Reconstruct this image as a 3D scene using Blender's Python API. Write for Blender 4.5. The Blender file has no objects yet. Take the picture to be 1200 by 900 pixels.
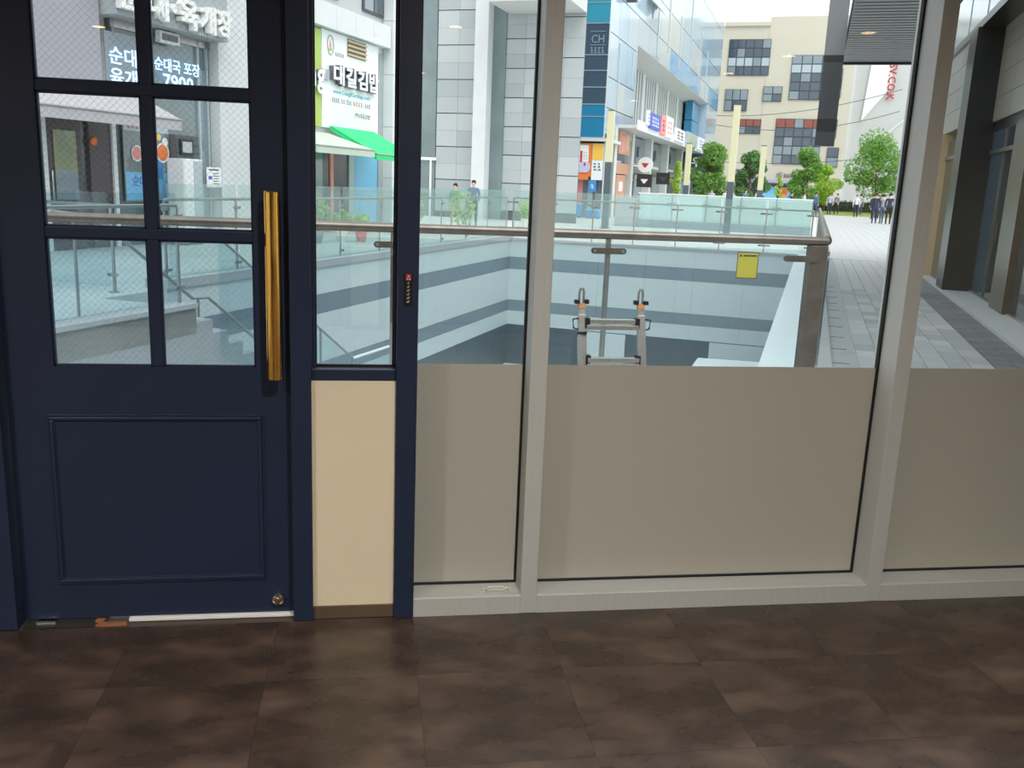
import bpy, bmesh, math, random
from mathutils import Vector, Matrix, Quaternion
random.seed(7)
sc = bpy.context.scene
COL = sc.collection
TH = math.radians(26.878)          # the street outside runs at this angle to the shop front

# ------------------------------------------------------------------ camera
cd = bpy.data.cameras.new('camera'); cam = bpy.data.objects.new('camera', cd); COL.objects.link(cam)
cd.sensor_fit = 'HORIZONTAL'; cd.sensor_width = 36.0; cd.lens = 1062.4/1200*36
cd.clip_start = 0.05; cd.clip_end = 600
r_ = Vector((0.98783759, -0.15041354, 0.03940398)); d_ = Vector((0.00546207, -0.21969464, -0.9755534)); f_ = Vector((0.15539328, 0.96390354, -0.21620105))
M3 = Matrix((r_, -d_, -f_)).transposed().to_4x4(); M3.translation = Vector((0, -2.9409, 1.5))
cam.matrix_world = M3
sc.camera = cam
# ------------------------------------------------------------------ sky, exposure
w = bpy.data.worlds.new('overcast_sky'); sc.world = w; w.use_nodes = True
nt = w.node_tree; bg = nt.nodes['Background']; bg.inputs[0].default_value = (0.955, 0.98, 1.0, 1); bg.inputs[1].default_value = 1.75
sun = bpy.data.lights.new('hazy_sun', 'SUN'); sun.energy = 2.0; sun.angle = math.radians(35); sun.color = (1, 0.96, 0.9)
so = bpy.data.objects.new('hazy_sun', sun); COL.objects.link(so); so.rotation_euler = (math.radians(34), math.radians(12), 0)
so.location = (0, -10, 60)
vs = sc.view_settings; vs.view_transform = 'Standard'; vs.look = 'None'; vs.gamma = 1; vs.exposure = 0.0; vs.use_curve_mapping = False
LAMP_W = 380.
sc.cycles.use_denoising = True
sc.cycles.max_bounces = 10; sc.cycles.transparent_max_bounces = 40; sc.cycles.diffuse_bounces = 4

# ------------------------------------------------------------------ helpers
def lin(c):
    return tuple(((x/255)/12.92 if x/255 <= .04045 else ((x/255+.055)/1.055)**2.4) for x in c)
def new_mat(name):
    m = bpy.data.materials.new(name); m.use_nodes = True
    return m, m.node_tree, m.node_tree.nodes['Principled BSDF']
def mat(name, col, rough=.6, metal=0., var=.0, scale=6., bump=0., spec=.5, stretch=(1, 1, 1), detail=4., emit=None, es=0., coat=0.):
    m, t, b = new_mat(name)
    c = lin(col); b.inputs['Base Color'].default_value = (*c, 1)
    b.inputs['Roughness'].default_value = rough; b.inputs['Metallic'].default_value = metal
    b.inputs['Specular IOR Level'].default_value = spec
    if coat: b.inputs['Coat Weight'].default_value = coat
    if var or bump:
        tc = t.nodes.new('ShaderNodeTexCoord'); mp = t.nodes.new('ShaderNodeMapping'); mp.inputs['Scale'].default_value = stretch
        nz = t.nodes.new('ShaderNodeTexNoise'); nz.inputs['Scale'].default_value = scale; nz.inputs['Detail'].default_value = detail
        t.links.new(tc.outputs['Object'], mp.inputs[0]); t.links.new(mp.outputs[0], nz.inputs['Vector'])
        if var:
            rp = t.nodes.new('ShaderNodeValToRGB'); rp.color_ramp.elements[0].position = .3; rp.color_ramp.elements[1].position = .7
            rp.color_ramp.elements[0].color = (*[max(0, x*(1-var)) for x in c], 1); rp.color_ramp.elements[1].color = (*[min(1, x*(1+var)) for x in c], 1)
            t.links.new(nz.outputs[0], rp.inputs[0]); t.links.new(rp.outputs[0], b.inputs['Base Color'])
        if bump:
            bp = t.nodes.new('ShaderNodeBump'); bp.inputs['Strength'].default_value = bump; bp.inputs['Distance'].default_value = .01
            t.links.new(nz.outputs[0], bp.inputs['Height']); t.links.new(bp.outputs[0], b.inputs['Normal'])
    if emit:
        b.inputs['Emission Color'].default_value = (*lin(emit), 1); b.inputs['Emission Strength'].default_value = es
    return m
def glass_mat(name, tint=(250, 253, 253), r0=.04, rough=0., frost=0., frost_col=(220, 225, 225), boost=1.):
    """thin clear pane: see-through tint plus a mirror layer that grows at grazing angles"""
    m = bpy.data.materials.new(name); m.use_nodes = True; t = m.node_tree; t.nodes.clear()
    o = t.nodes.new('ShaderNodeOutputMaterial'); tr = t.nodes.new('ShaderNodeBsdfTransparent'); gl = t.nodes.new('ShaderNodeBsdfGlossy')
    tr.inputs[0].default_value = (*lin(tint), 1); gl.inputs['Roughness'].default_value = rough
    lw = t.nodes.new('ShaderNodeLayerWeight'); lw.inputs[0].default_value = .5
    p = t.nodes.new('ShaderNodeMath'); p.operation = 'POWER'; p.inputs[1].default_value = 5
    q = t.nodes.new('ShaderNodeMath'); q.operation = 'MULTIPLY_ADD'; q.inputs[1].default_value = (1-r0)*boost; q.inputs[2].default_value = r0
    mx = t.nodes.new('ShaderNodeMixShader')
    t.links.new(lw.outputs['Facing'], p.inputs[0]); t.links.new(p.outputs[0], q.inputs[0]); t.links.new(q.outputs[0], mx.inputs[0])
    t.links.new(gl.outputs[0], mx.inputs[2])
    if frost:
        df = t.nodes.new('ShaderNodeBsdfDiffuse'); df.inputs[0].default_value = (*lin(frost_col), 1)
        tl = t.nodes.new('ShaderNodeBsdfTranslucent'); tl.inputs[0].default_value = (*lin(frost_col), 1)
        m1 = t.nodes.new('ShaderNodeMixShader'); m1.inputs[0].default_value = .5; t.links.new(df.outputs[0], m1.inputs[1]); t.links.new(tl.outputs[0], m1.inputs[2])
        m2 = t.nodes.new('ShaderNodeMixShader'); m2.inputs[0].default_value = frost; t.links.new(tr.outputs[0], m2.inputs[1]); t.links.new(m1.outputs[0], m2.inputs[2])
        t.links.new(m2.outputs[0], mx.inputs[1])
    else:
        t.links.new(tr.outputs[0], mx.inputs[1])
    t.links.new(mx.outputs[0], o.inputs[0])
    return m
def leaf_mat(name, c1, c2):
    m, t, b = new_mat(name)
    tc = t.nodes.new('ShaderNodeTexCoord'); nz = t.nodes.new('ShaderNodeTexNoise'); nz.inputs['Scale'].default_value = 3; nz.inputs['Detail'].default_value = 6
    rp = t.nodes.new('ShaderNodeValToRGB'); rp.color_ramp.elements[0].position = .35; rp.color_ramp.elements[1].position = .65
    rp.color_ramp.elements[0].color = (*lin(c1), 1); rp.color_ramp.elements[1].color = (*lin(c2), 1)
    t.links.new(tc.outputs['Object'], nz.inputs[0]); t.links.new(nz.outputs[0], rp.inputs[0]); t.links.new(rp.outputs[0], b.inputs['Base Color'])
    b.inputs['Roughness'].default_value = .6
    tl = t.nodes.new('ShaderNodeBsdfTranslucent'); t.links.new(rp.outputs[0], tl.inputs[0])
    mx = t.nodes.new('ShaderNodeMixShader'); mx.inputs[0].default_value = .4
    t.links.new(b.outputs[0], mx.inputs[1]); t.links.new(tl.outputs[0], mx.inputs[2]); t.links.new(mx.outputs[0], t.nodes['Material Output'].inputs[0])
    return m

BASE = {}
def rotz(fr): return -TH if fr == 'o' else 0.
def place(o, base, fr):
    a = rotz(fr); c, s = math.cos(a), math.sin(a)
    o.location = (base[0]*c-base[1]*s, base[0]*s+base[1]*c, base[2]); o.rotation_euler = (0, 0, a)
def tag(o, label=None, cat=None, group=None, kind=None):
    if label: o['label'] = label
    if cat: o['category'] = cat
    if group: o['group'] = group
    if kind: o['kind'] = kind
    return o
def thing(name, base, label, cat, fr='o', group=None, kind=None):
    o = bpy.data.objects.new(name, None); o.empty_display_size = .1; COL.objects.link(o)
    place(o, base, fr); BASE[o.name] = Vector(base); o['fr'] = fr
    return tag(o, label, cat, group, kind)

class MB:
    def __init__(s): s.v = []; s.f = []; s.mi = []; s.cur = 0
    def add(s, vs_, fs_):
        n = len(s.v); s.v += [tuple(p) for p in vs_]; s.f += [tuple(n+i for i in f) for f in fs_]; s.mi += [s.cur]*len(fs_); return s
    def box(s, x0, x1, y0, y1, z0, z1):
        return s.add([(x0, y0, z0), (x1, y0, z0), (x1, y1, z0), (x0, y1, z0), (x0, y0, z1), (x1, y0, z1), (x1, y1, z1), (x0, y1, z1)],
                     [(0, 3, 2, 1), (4, 5, 6, 7), (0, 1, 5, 4), (1, 2, 6, 5), (2, 3, 7, 6), (3, 0, 4, 7)])
    def prism(s, poly, z0, z1):
        n = len(poly)
        ar = sum(poly[i][0]*poly[(i+1) % n][1]-poly[(i+1) % n][0]*poly[i][1] for i in range(n))
        if ar < 0: poly = poly[::-1]
        return s.add([(x, y, z0) for x, y in poly]+[(x, y, z1) for x, y in poly],
                     [tuple(range(n))[::-1], tuple(range(n, 2*n))]+[(i, (i+1) % n, n+(i+1) % n, n+i) for i in range(n)])
    def ext(s, pts, vec):
        """flat outline pts (3-D, any plane) pushed along vec"""
        n = len(pts); v = Vector(vec); a = [Vector(p) for p in pts]; nrm = Vector()
        for i in range(n): nrm += (a[i]-a[0]).cross(a[(i+1) % n]-a[0])
        if nrm.dot(v) < 0: a = a[::-1]
        return s.add([tuple(p) for p in a]+[tuple(p+v) for p in a],
                     [tuple(range(n))[::-1], tuple(range(n, 2*n))]+[(i, (i+1) % n, n+(i+1) % n, n+i) for i in range(n)])
    def tube(s, pts, r, n=8, r1=None, cap=True):
        P = [Vector(p) for p in pts]; k = len(P); base = len(s.v); rings = []
        up = None
        for i, p in enumerate(P):
            d = (P[min(i+1, k-1)]-P[max(i-1, 0)]).normalized()
            if up is None: up = Vector((0, 0, 1)) if abs(d.z) < .9 else Vector((1, 0, 0))
            a = d.cross(up).normalized(); b = d.cross(a).normalized()
            if a.length < .1: a = Vector((1, 0, 0)); b = d.cross(a)
            rr = r if r1 is None else r+(r1-r)*i/(k-1)
            rings.append([p+a*math.cos(2*math.pi*j/n)*rr+b*math.sin(2*math.pi*j/n)*rr for j in range(n)])
        vs_ = [tuple(q) for R_ in rings for q in R_]; fs_ = []
        for i in range(k-1):
            for j in range(n): fs_.append((i*n+j, i*n+(j+1) % n, (i+1)*n+(j+1) % n, (i+1)*n+j))
        if cap: fs_ += [tuple(range(n))[::-1], tuple(range((k-1)*n, k*n))]
        return s.add(vs_, fs_)
    def bar(s, p0, p1, wx, wy):
        """rectangular bar"""
        p0, p1 = Vector(p0), Vector(p1); d = (p1-p0).normalized()
        up = Vector((0, 0, 1)) if abs(d.z) < .9 else Vector((0, 1, 0))
        a = d.cross(up).normalized()*wx/2; b = d.cross(a).normalized()*wy/2
        q = [p0-a-b, p0+a-b, p0+a+b, p0-a+b]
        return s.add([tuple(x) for x in q]+[tuple(x+p1-p0) for x in q], [(0, 3, 2, 1), (4, 5, 6, 7), (0, 1, 5, 4), (1, 2, 6, 5), (2, 3, 7, 6), (3, 0, 4, 7)])
    def lathe(s, c, prof, n=16, axis='z'):
        fs_ = []; vs_ = []
        for (rr, h) in prof:
            for j in range(n):
                a = 2*math.pi*j/n; u, v = rr*math.cos(a), rr*math.sin(a)
                vs_.append((c[0]+u, c[1]+v, c[2]+h) if axis == 'z' else ((c[0]+u, c[1]+h, c[2]+v) if axis == 'y' else (c[0]+h, c[1]+u, c[2]+v)))
        k = len(prof)
        for i in range(k-1):
            for j in range(n): fs_.append((i*n+j, i*n+(j+1) % n, (i+1)*n+(j+1) % n, (i+1)*n+j))
        fs_ += [tuple(range(n))[::-1], tuple(range((k-1)*n, k*n))]
        return s.add(vs_, fs_)
    def build(s, name, m, parent=None, fr='o', base=None, smooth=False, bevel=0., fix=True):
        if parent is not None: b = BASE[parent.name]
        elif base is not None: b = Vector(base)
        else:
            xs = [p[0] for p in s.v]; ys = [p[1] for p in s.v]; zs = [p[2] for p in s.v]
            b = Vector(((min(xs)+max(xs))/2, (min(ys)+max(ys))/2, min(zs)))
        me = bpy.data.meshes.new(name); me.from_pydata([(x-b[0], y-b[1], z-b[2]) for x, y, z in s.v], [], s.f)
        for q in (m if isinstance(m, (list, tuple)) else [m]): me.materials.append(q)
        if any(s.mi): me.polygons.foreach_set('material_index', s.mi)
        if fix:
            bm = bmesh.new(); bm.from_mesh(me); bmesh.ops.recalc_face_normals(bm, faces=bm.faces); bm.to_mesh(me); bm.free()
        if smooth:
            me.polygons.foreach_set('use_smooth', [True]*len(me.polygons))
            try: me.set_sharp_from_angle(angle=math.radians(40))
            except Exception: pass
        me.update()
        o = bpy.data.objects.new(name, me); COL.objects.link(o)
        if parent is not None: o.parent = parent
        else: place(o, b, fr)
        BASE[o.name] = b
        if bevel:
            bv = o.modifiers.new('bevel', 'BEVEL'); bv.width = bevel; bv.segments = 2; bv.limit_method = 'ANGLE'
        return o

TILE = {}
def tile(parent, name, m, x0, x1, y0, y1, z0, z1, label=None):
    """one box piece; alike pieces share a mesh"""
    b = BASE[parent.name]; k = (round(x1-x0, 4), round(y1-y0, 4), round(z1-z0, 4), m.name)
    if k not in TILE:
        me = bpy.data.meshes.new(name); t = MB().box(0, x1-x0, 0, y1-y0, 0, z1-z0); me.from_pydata(t.v, [], t.f); me.materials.append(m); TILE[k] = me
    o = bpy.data.objects.new(name, TILE[k]); COL.objects.link(o); o.parent = parent; o.location = (x0-b[0], y0-b[1], z0-b[2])
    BASE[o.name] = b
    if label: o['label'] = label
    return o

def text_geo(body, size=1., bold=0., extrude=0., align='LEFT'):
    cu = bpy.data.curves.new('t', 'FONT'); cu.body = body; cu.size = size; cu.offset = bold; cu.extrude = extrude; cu.align_x = align; cu.resolution_u = 2
    o = bpy.data.objects.new('t', cu); COL.objects.link(o)
    dg = bpy.context.evaluated_depsgraph_get(); me = bpy.data.meshes.new_from_object(o.evaluated_get(dg))
    V = [tuple(v.co) for v in me.vertices]; Fc = [tuple(p.vertices) for p in me.polygons]
    bpy.data.objects.remove(o); bpy.data.curves.remove(cu); bpy.data.meshes.remove(me)
    return V, Fc
def text(name, body, m, parent, org, U=(1, 0, 0), V=(0, 0, 1), size=1., width=None, height=None, bold=0., extrude=.002, label=None, shear=0.):
    """flat lettering at org, reading along U with up V, fitted to width / height"""
    g, fc = text_geo(body, 1., bold, 0.)
    if not g: return None
    x0 = min(p[0] for p in g); x1 = max(p[0] for p in g); y0 = min(p[1] for p in g); y1 = max(p[1] for p in g)
    sx = sy = size
    if width: sx = width/(x1-x0); sy = sx
    if height:
        sy = height/(y1-y0)
        if not width: sx = sy
    U, V = Vector(U), Vector(V); N = U.cross(V); org = Vector(org)
    t = MB(); pts = [((p[0]-x0)*sx+shear*(p[1]-y0)*sy, (p[1]-y0)*sy) for p in g]
    n = len(pts)
    top = [tuple(org+U*a+V*b+N*extrude) for a, b in pts]
    bot = [tuple(org+U*a+V*b) for a, b in pts]
    t.add(top+bot, fc)
    # side walls on the outline
    from collections import Counter
    ec = Counter()
    for f in fc:
        for i in range(len(f)): ec[frozenset((f[i], f[(i+1) % len(f)]))] += 1
    for f in fc:
        for i in range(len(f)):
            a, b = f[i], f[(i+1) % len(f)]
            if ec[frozenset((a, b))] == 1: t.f.append((b, a, a+n, b+n)); t.mi.append(0)
    o = t.build(name, m, parent, fix=False)
    if label: o['label'] = label
    return o
def marks(name, n, m, parent, org, U=(1, 0, 0), V=(0, 0, 1), width=1., height=.2, extrude=.004, seed=1):
    """print too blurred in the photo to read: a row of n glyph-sized stroke clusters"""
    rg = random.Random(seed); U, V, org = Vector(U), Vector(V), Vector(org); N = U.cross(V); t = MB(); st_ = width/n
    def stroke(x0, x1, z0, z1): t.ext([tuple(org+U*a+V*b) for a, b in ((x0, z0), (x1, z0), (x1, z1), (x0, z1))], tuple(N*extrude))
    for k in range(n):
        x0 = k*st_+st_*.08; w_ = st_*.8; h_ = height
        stroke(x0, x0+w_*rg.uniform(.6, 1), h_*.8, h_*rg.uniform(.92, 1)); stroke(x0+w_*.4, x0+w_*.55, h_*.1, h_*.8); stroke(x0, x0+w_*rg.uniform(.5, 1), h_*.38, h_*.54); stroke(x0+w_*.1, x0+w_, 0, h_*.14)
    o = t.build(name, m, parent); o['kind'] = 'stuff'; return o
def ST(s, t): # out-frame -> world xy
    return (s*math.cos(TH)+t*math.sin(TH), -s*math.sin(TH)+t*math.cos(TH))
def WS(x, y): # world -> out-frame
    return (x*math.cos(TH)-y*math.sin(TH), x*math.sin(TH)+y*math.cos(TH))

# ------------------------------------------------------------------ materials
M = {}
M['navy'] = mat('navy_paint', (32, 43, 68), .42, var=.08, scale=2.5, spec=.4)
M['alu'] = mat('brushed_aluminium', (192, 194, 192), .45, metal=.15, var=.04, scale=30, stretch=(8, 8, .3))
M['black'] = mat('black_rubber', (14, 14, 15), .6)
M['gold'] = mat('polished_brass', (250, 204, 112), .07, metal=1.)
M['chrome'] = mat('chrome', (215, 215, 215), .12, metal=1.)
M['steel'] = mat('stainless_steel', (168, 168, 165), .3, metal=.75, var=.06, scale=20)
M['steel_dark'] = mat('weathered_steel_rail', (118, 112, 106), .36, metal=.7, var=.18, scale=9)
M['beige'] = mat('beige_painted_board', (226, 213, 186), .55, var=.025, scale=1.6)
M['brown'] = mat('brown_vinyl_skirting', (92, 76, 62), .5, var=.1, scale=8)
M['plaster'] = mat('warm_white_plaster', (205, 198, 186), .8, var=.03, scale=2)
M['ceiling'] = mat('off_white_ceiling', (190, 184, 174), .85)
M['white'] = mat('white_painted', (232, 234, 234), .5, var=.02, scale=3)
M['letter_white'] = mat('white_letters', (244, 244, 240), .45)
M['glass'] = glass_mat('window_glass', (250, 252, 252), .02)
M['rail_glass'] = glass_mat('balustrade_glass', (241, 249, 251), .05)
M['wired'] = glass_mat('wired_glass', (246, 249, 250), .04)
M['frost'] = glass_mat('frosted_teal_glass', (222, 240, 238), .04, frost=.8, frost_col=(226, 241, 239))
M['far_glass'] = glass_mat('milky_balustrade_glass', (243, 250, 249), .06, frost=.14, frost_col=(216, 236, 233))
M['wire'] = mat('glass_wire', (150, 150, 152), .4, metal=.5)
def film_material():
    m = bpy.data.materials.new('frosted_window_film'); m.use_nodes = True; t = m.node_tree; t.nodes.clear()
    o = t.nodes.new('ShaderNodeOutputMaterial'); df = t.nodes.new('ShaderNodeBsdfDiffuse'); tl = t.nodes.new('ShaderNodeBsdfTranslucent'); gl = t.nodes.new('ShaderNodeBsdfGlossy')
    df.inputs[0].default_value = (*lin((204, 201, 190)), 1); tl.inputs[0].default_value = (*lin((150, 148, 140)), 1); gl.inputs['Roughness'].default_value = .35
    a = t.nodes.new('ShaderNodeMixShader'); a.inputs[0].default_value = .3; b = t.nodes.new('ShaderNodeMixShader'); b.inputs[0].default_value = .04
    t.links.new(df.outputs[0], a.inputs[1]); t.links.new(tl.outputs[0], a.inputs[2]); t.links.new(a.outputs[0], b.inputs[1]); t.links.new(gl.outputs[0], b.inputs[2]); t.links.new(b.outputs[0], o.inputs[0])
    return m
M['film'] = film_material()
def floor_material(name, seed):
    m, t, b = new_mat(name)
    tc = t.nodes.new('ShaderNodeTexCoord'); mp = t.nodes.new('ShaderNodeMapping'); mp.inputs['Location'].default_value = (seed*3.1, seed*7.7, 0); mp.inputs['Rotation'].default_value = (0, 0, .5+seed)
    mp.inputs['Scale'].default_value = (1, 1.8, 1)
    n1 = t.nodes.new('ShaderNodeTexNoise'); n1.inputs['Scale'].default_value = 4.2; n1.inputs['Detail'].default_value = 6; n1.inputs['Roughness'].default_value = .55; n1.inputs['Distortion'].default_value = .15
    rp = t.nodes.new('ShaderNodeValToRGB'); e = rp.color_ramp.elements
    e[0].position = .26; e[0].color = (*lin((44, 36, 31)), 1); e[1].position = .76; e[1].color = (*lin((98, 80, 69)), 1)
    k = rp.color_ramp.elements.new(.5); k.color = (*lin((64, 51, 44)), 1)
    oi = t.nodes.new('ShaderNodeObjectInfo'); ml = t.nodes.new('ShaderNodeMath'); ml.operation = 'MULTIPLY'; ml.inputs[1].default_value = 60.; ad = t.nodes.new('ShaderNodeVectorMath'); ad.operation = 'ADD'
    t.links.new(oi.outputs['Random'], ml.inputs[0]); t.links.new(tc.outputs['Object'], mp.inputs[0]); t.links.new(mp.outputs[0], ad.inputs[0]); t.links.new(ml.outputs[0], ad.inputs[1])
    t.links.new(ad.outputs[0], n1.inputs['Vector']); t.links.new(n1.outputs[0], rp.inputs[0]); t.links.new(rp.outputs[0], b.inputs['Base Color'])
    rr = t.nodes.new('ShaderNodeMapRange'); rr.inputs['To Min'].default_value = .2; rr.inputs['To Max'].default_value = .36
    t.links.new(n1.outputs[0], rr.inputs['Value']); t.links.new(rr.outputs[0], b.inputs['Roughness'])
    n2 = t.nodes.new('ShaderNodeTexNoise'); n2.inputs['Scale'].default_value = 260; bp = t.nodes.new('ShaderNodeBump'); bp.inputs['Strength'].default_value = .12; bp.inputs['Distance'].default_value = .002
    t.links.new(tc.outputs['Object'], n2.inputs['Vector']); t.links.new(n2.outputs[0], bp.inputs['Height']); t.links.new(bp.outputs[0], b.inputs['Normal'])
    b.inputs['Specular IOR Level'].default_value = .45
    return m
FLM = [floor_material('brown_stone_vinyl_%d' % i, i*.37) for i in range(6)]
M['floor_base'] = mat('floor_joint', (82, 68, 60), .5)
M['lamp'] = mat('lamp_lens', (255, 240, 215), .4, emit=(255, 206, 140), es=22)
M['lamp_ring'] = mat('lamp_ring', (225, 222, 215), .5)
M['sticker'] = mat('black_sticker', (22, 22, 24), .4)
M['red'] = mat('red_print', (190, 48, 52), .5)
M['grey_print'] = mat('grey_print', (190, 190, 188), .5)
M['string'] = mat('cotton_string', (222, 216, 204), .8)
M['chip'] = mat('broken_tile_edge', (150, 98, 66), .8, var=.2, scale=20)
M['plate'] = mat('floor_hinge_plate', (70, 68, 64), .4, metal=.5, var=.2, scale=14)
# outdoors
M['stone_a'] = mat('pale_granite', (176, 182, 184), .6, var=.05, scale=24)
M['stone_b'] = mat('pale_granite_b', (168, 175, 178), .6, var=.05, scale=24)
M['stone_c'] = mat('pale_granite_c', (184, 189, 190), .6, var=.05, scale=24)
M['joint'] = mat('dark_joint', (96, 100, 102), .8)
M['pit_white'] = mat('pit_wall_tile', (206, 214, 216), .45, var=.03, scale=5)
M['pit_white2'] = mat('pit_wall_tile_b', (200, 209, 212), .45, var=.03, scale=5)
M['pit_band'] = mat('pit_band_tile', (132, 146, 156), .45, var=.05, scale=8)
M['pit_band2'] = mat('pit_band_tile_b', (124, 138, 149), .45, var=.05, scale=8)
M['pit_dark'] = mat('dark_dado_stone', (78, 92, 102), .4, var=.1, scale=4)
M['concrete'] = mat('painted_concrete', (158, 163, 166), .7, var=.06, scale=3)
M['coping'] = mat('granite_coping', (172, 176, 178), .6, var=.05, scale=20)
M['plaza'] = mat('plaza_paving', (196, 198, 196), .7, var=.05, scale=1.2)
M['paver_a'] = mat('paver_a', (166, 169, 170), .75, var=.06, scale=14)
M['paver_b'] = mat('paver_b', (154, 158, 160), .75, var=.06, scale=14)
M['paver_c'] = mat('paver_c', (178, 180, 180), .75, var=.06, scale=14)
M['paver_dark'] = mat('paver_dark', (98, 101, 104), .75, var=.08, scale=14)
M['paver_dark2'] = mat('paver_dark_b', (110, 113, 115), .75, var=.08, scale=14)
M['gravel'] = mat('gravel_stone', (196, 194, 188), .85, var=.3, scale=5)
M['beige_wall'] = mat('cream_render', (204, 198, 182), .8, var=.02, scale=.4)
M['grey_wall'] = mat('pale_grey_render', (196, 197, 196), .8, var=.03, scale=.6)
M['white_wall'] = mat('white_stone_cladding', (218, 220, 222), .7, var=.03, scale=2)
M['win_dark'] = mat('dark_window_glass', (72, 84, 98), .08, spec=.8)
M['win_mid'] = mat('grey_window_glass', (128, 142, 152), .08, spec=.8)
M['win_lite'] = mat('pale_window_blind', (176, 190, 196), .3)
M['win_red'] = mat('red_brown_blind', (148, 84, 74), .4)
M['win_frame'] = mat('window_frame_dark', (70, 74, 78), .5)
M['curtain'] = mat('curtain_wall_glass', (170, 190, 204), .1, spec=.7, var=.04, scale=.15)
M['curtain2'] = mat('curtain_wall_glass_b', (156, 184, 206), .1, spec=.7, var=.04, scale=.15)
M['curtain3'] = mat('curtain_wall_spandrel', (182, 190, 192), .2, spec=.6, var=.03, scale=.2)
M['curtain_blue'] = mat('curtain_wall_blue', (108, 164, 208), .1, spec=.7)
M['blue_deep'] = mat('deep_blue_glass', (42, 128, 170), .12, spec=.6)
M['blue_dark'] = mat('dark_blue_glass', (66, 86, 104), .1, spec=.7)
M['teal_top'] = mat('teal_panel', (60, 150, 176), .2)
M['soffit'] = mat('white_soffit', (206, 208, 206), .7)
M['fin'] = mat('silver_louvre_fin', (196, 204, 204), .4, metal=.3)
M['fin_back'] = mat('louvre_back', (112, 124, 124), .5)
M['mull'] = mat('pale_mullion', (150, 166, 178), .4, metal=.2)
M['lamp_yel'] = mat('cream_lamp_diffuser', (212, 206, 170), .5)
M['lamp_post'] = mat('dark_grey_post', (74, 88, 98), .5)
M['bark'] = mat('bark', (92, 78, 64), .9, var=.2, scale=20)
M['leaf1'] = leaf_mat('leaf_mid', (92, 142, 62), (158, 200, 104))
M['leaf2'] = leaf_mat('leaf_yellow', (150, 194, 66), (208, 230, 108))
M['leaf3'] = leaf_mat('leaf_deep', (78, 124, 66), (134, 178, 108))
M['grass'] = mat('lawn_grass', (150, 168, 84), .9, var=.15, scale=.8)
M['soil'] = mat('bare_soil', (158, 134, 104), .9, var=.1, scale=2)
M['hedge'] = leaf_mat('hedge_leaf', (40, 48, 40), (66, 78, 66))
M['awn_grey'] = mat('grey_awning_fabric', (186, 182, 186), .8, var=.03, scale=4)
M['awn_green'] = mat('green_awning_fabric', (52, 214, 132), .7, var=.04, scale=3)
M['awn_pale'] = mat('pale_green_awning', (196, 210, 196), .8, var=.03, scale=3)
M['door_brown'] = mat('dark_brown_door', (82, 74, 78), .5, var=.06, scale=5)
M['shop_glass'] = mat('shop_window_glass', (118, 134, 136), .1, spec=.7, var=.2, scale=.8)
M['shop_dark'] = mat('shop_interior_dark', (62, 68, 68), .2, spec=.6, var=.3, scale=2)
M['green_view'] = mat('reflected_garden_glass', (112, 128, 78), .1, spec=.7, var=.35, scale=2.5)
M['sign_white'] = mat('white_sign_board', (240, 242, 244), .4)
M['sign_green'] = mat('lime_sign_board', (172, 196, 92), .4)
M['sign_grey'] = mat('grey_sign_letters', (104, 104, 116), .4)
M['cyan_print'] = mat('cyan_print', (52, 172, 200), .5)
M['dark_print'] = mat('dark_print', (78, 80, 86), .5)
M['led'] = mat('led_letters', (225, 240, 255), .4, emit=(170, 215, 255), es=1.3)
M['orange'] = mat('orange_sign', (236, 128, 60), .5)
M['yellow'] = mat('yellow_sign', (246, 196, 82), .5)
M['pink'] = mat('pink_sign', (232, 150, 146), .5)
M['blue'] = mat('bright_blue', (64, 142, 206), .5)
M['sky_blue'] = mat('sky_blue_panel', (126, 196, 236), .45)
M['royal'] = mat('royal_blue_print', (74, 96, 196), .5)
M['terracotta'] = mat('terracotta_panel', (198, 148, 122), .6, var=.04, scale=2)
M['pot_red'] = mat('red_plastic_pot', (206, 92, 88), .5)
M['pot_white'] = mat('white_ceramic_pot', (226, 222, 214), .4)
M['pot_grey'] = mat('grey_pot', (128, 134, 138), .6)
M['yellow_note'] = mat('yellow_notice', (186, 182, 72), .5, var=.03, scale=10)
M['ladder'] = mat('ladder_aluminium', (176, 176, 172), .35, metal=.7, var=.12, scale=40)
M['ladder_orange'] = mat('orange_clip', (196, 138, 84), .5)
M['marble'] = mat('dark_green_marble', (20, 26, 26), .3, var=.12, scale=1.2, spec=.3, detail=1)
M['panel_stone'] = mat('warm_grey_stone_panel', (150, 142, 132), .3, var=.05, scale=4, spec=.5)
M['panel_dark'] = mat('dark_metal_panel', (54, 55, 56), .28, metal=.4, var=.06, scale=2)
M['cream_col'] = mat('cream_column_panel', (206, 180, 140), .5)
M['door_glass'] = glass_mat('shop_door_glass', (168, 190, 188), .08, frost=.25, frost_col=(150, 168, 166))
M['bronze'] = mat('bronze_frame', (96, 84, 70), .3, metal=.6, var=.1, scale=5)
M['slat'] = mat('grey_soffit_slat', (128, 130, 132), .4, metal=.3)
M['slat_gap'] = mat('soffit_shadow_gap', (62, 64, 66), .7)
M['box_dark'] = mat('charcoal_box', (70, 72, 76), .5)
M['box_band'] = mat('black_band', (36, 37, 40), .5)
M['skin'] = mat('skin', (222, 182, 156), .6); M['hair'] = mat('black_hair', (32, 28, 27), .6); M['shoe'] = mat('dark_shoes', (36, 34, 34), .6)
CL = {k: mat('cloth_'+k, c, .85) for k, c in dict(navy=(50, 58, 84), black=(38, 38, 44), white=(228, 228, 228), grey=(150, 152, 158), green=(96, 150, 110), blue=(96, 122, 158), lilac=(186, 182, 206), denim=(72, 88, 118), khaki=(150, 140, 116)).items()}
M['mauve_wall'] = mat('mauve_grey_render', (168, 168, 175), .8, var=.03, scale=.8)

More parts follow.
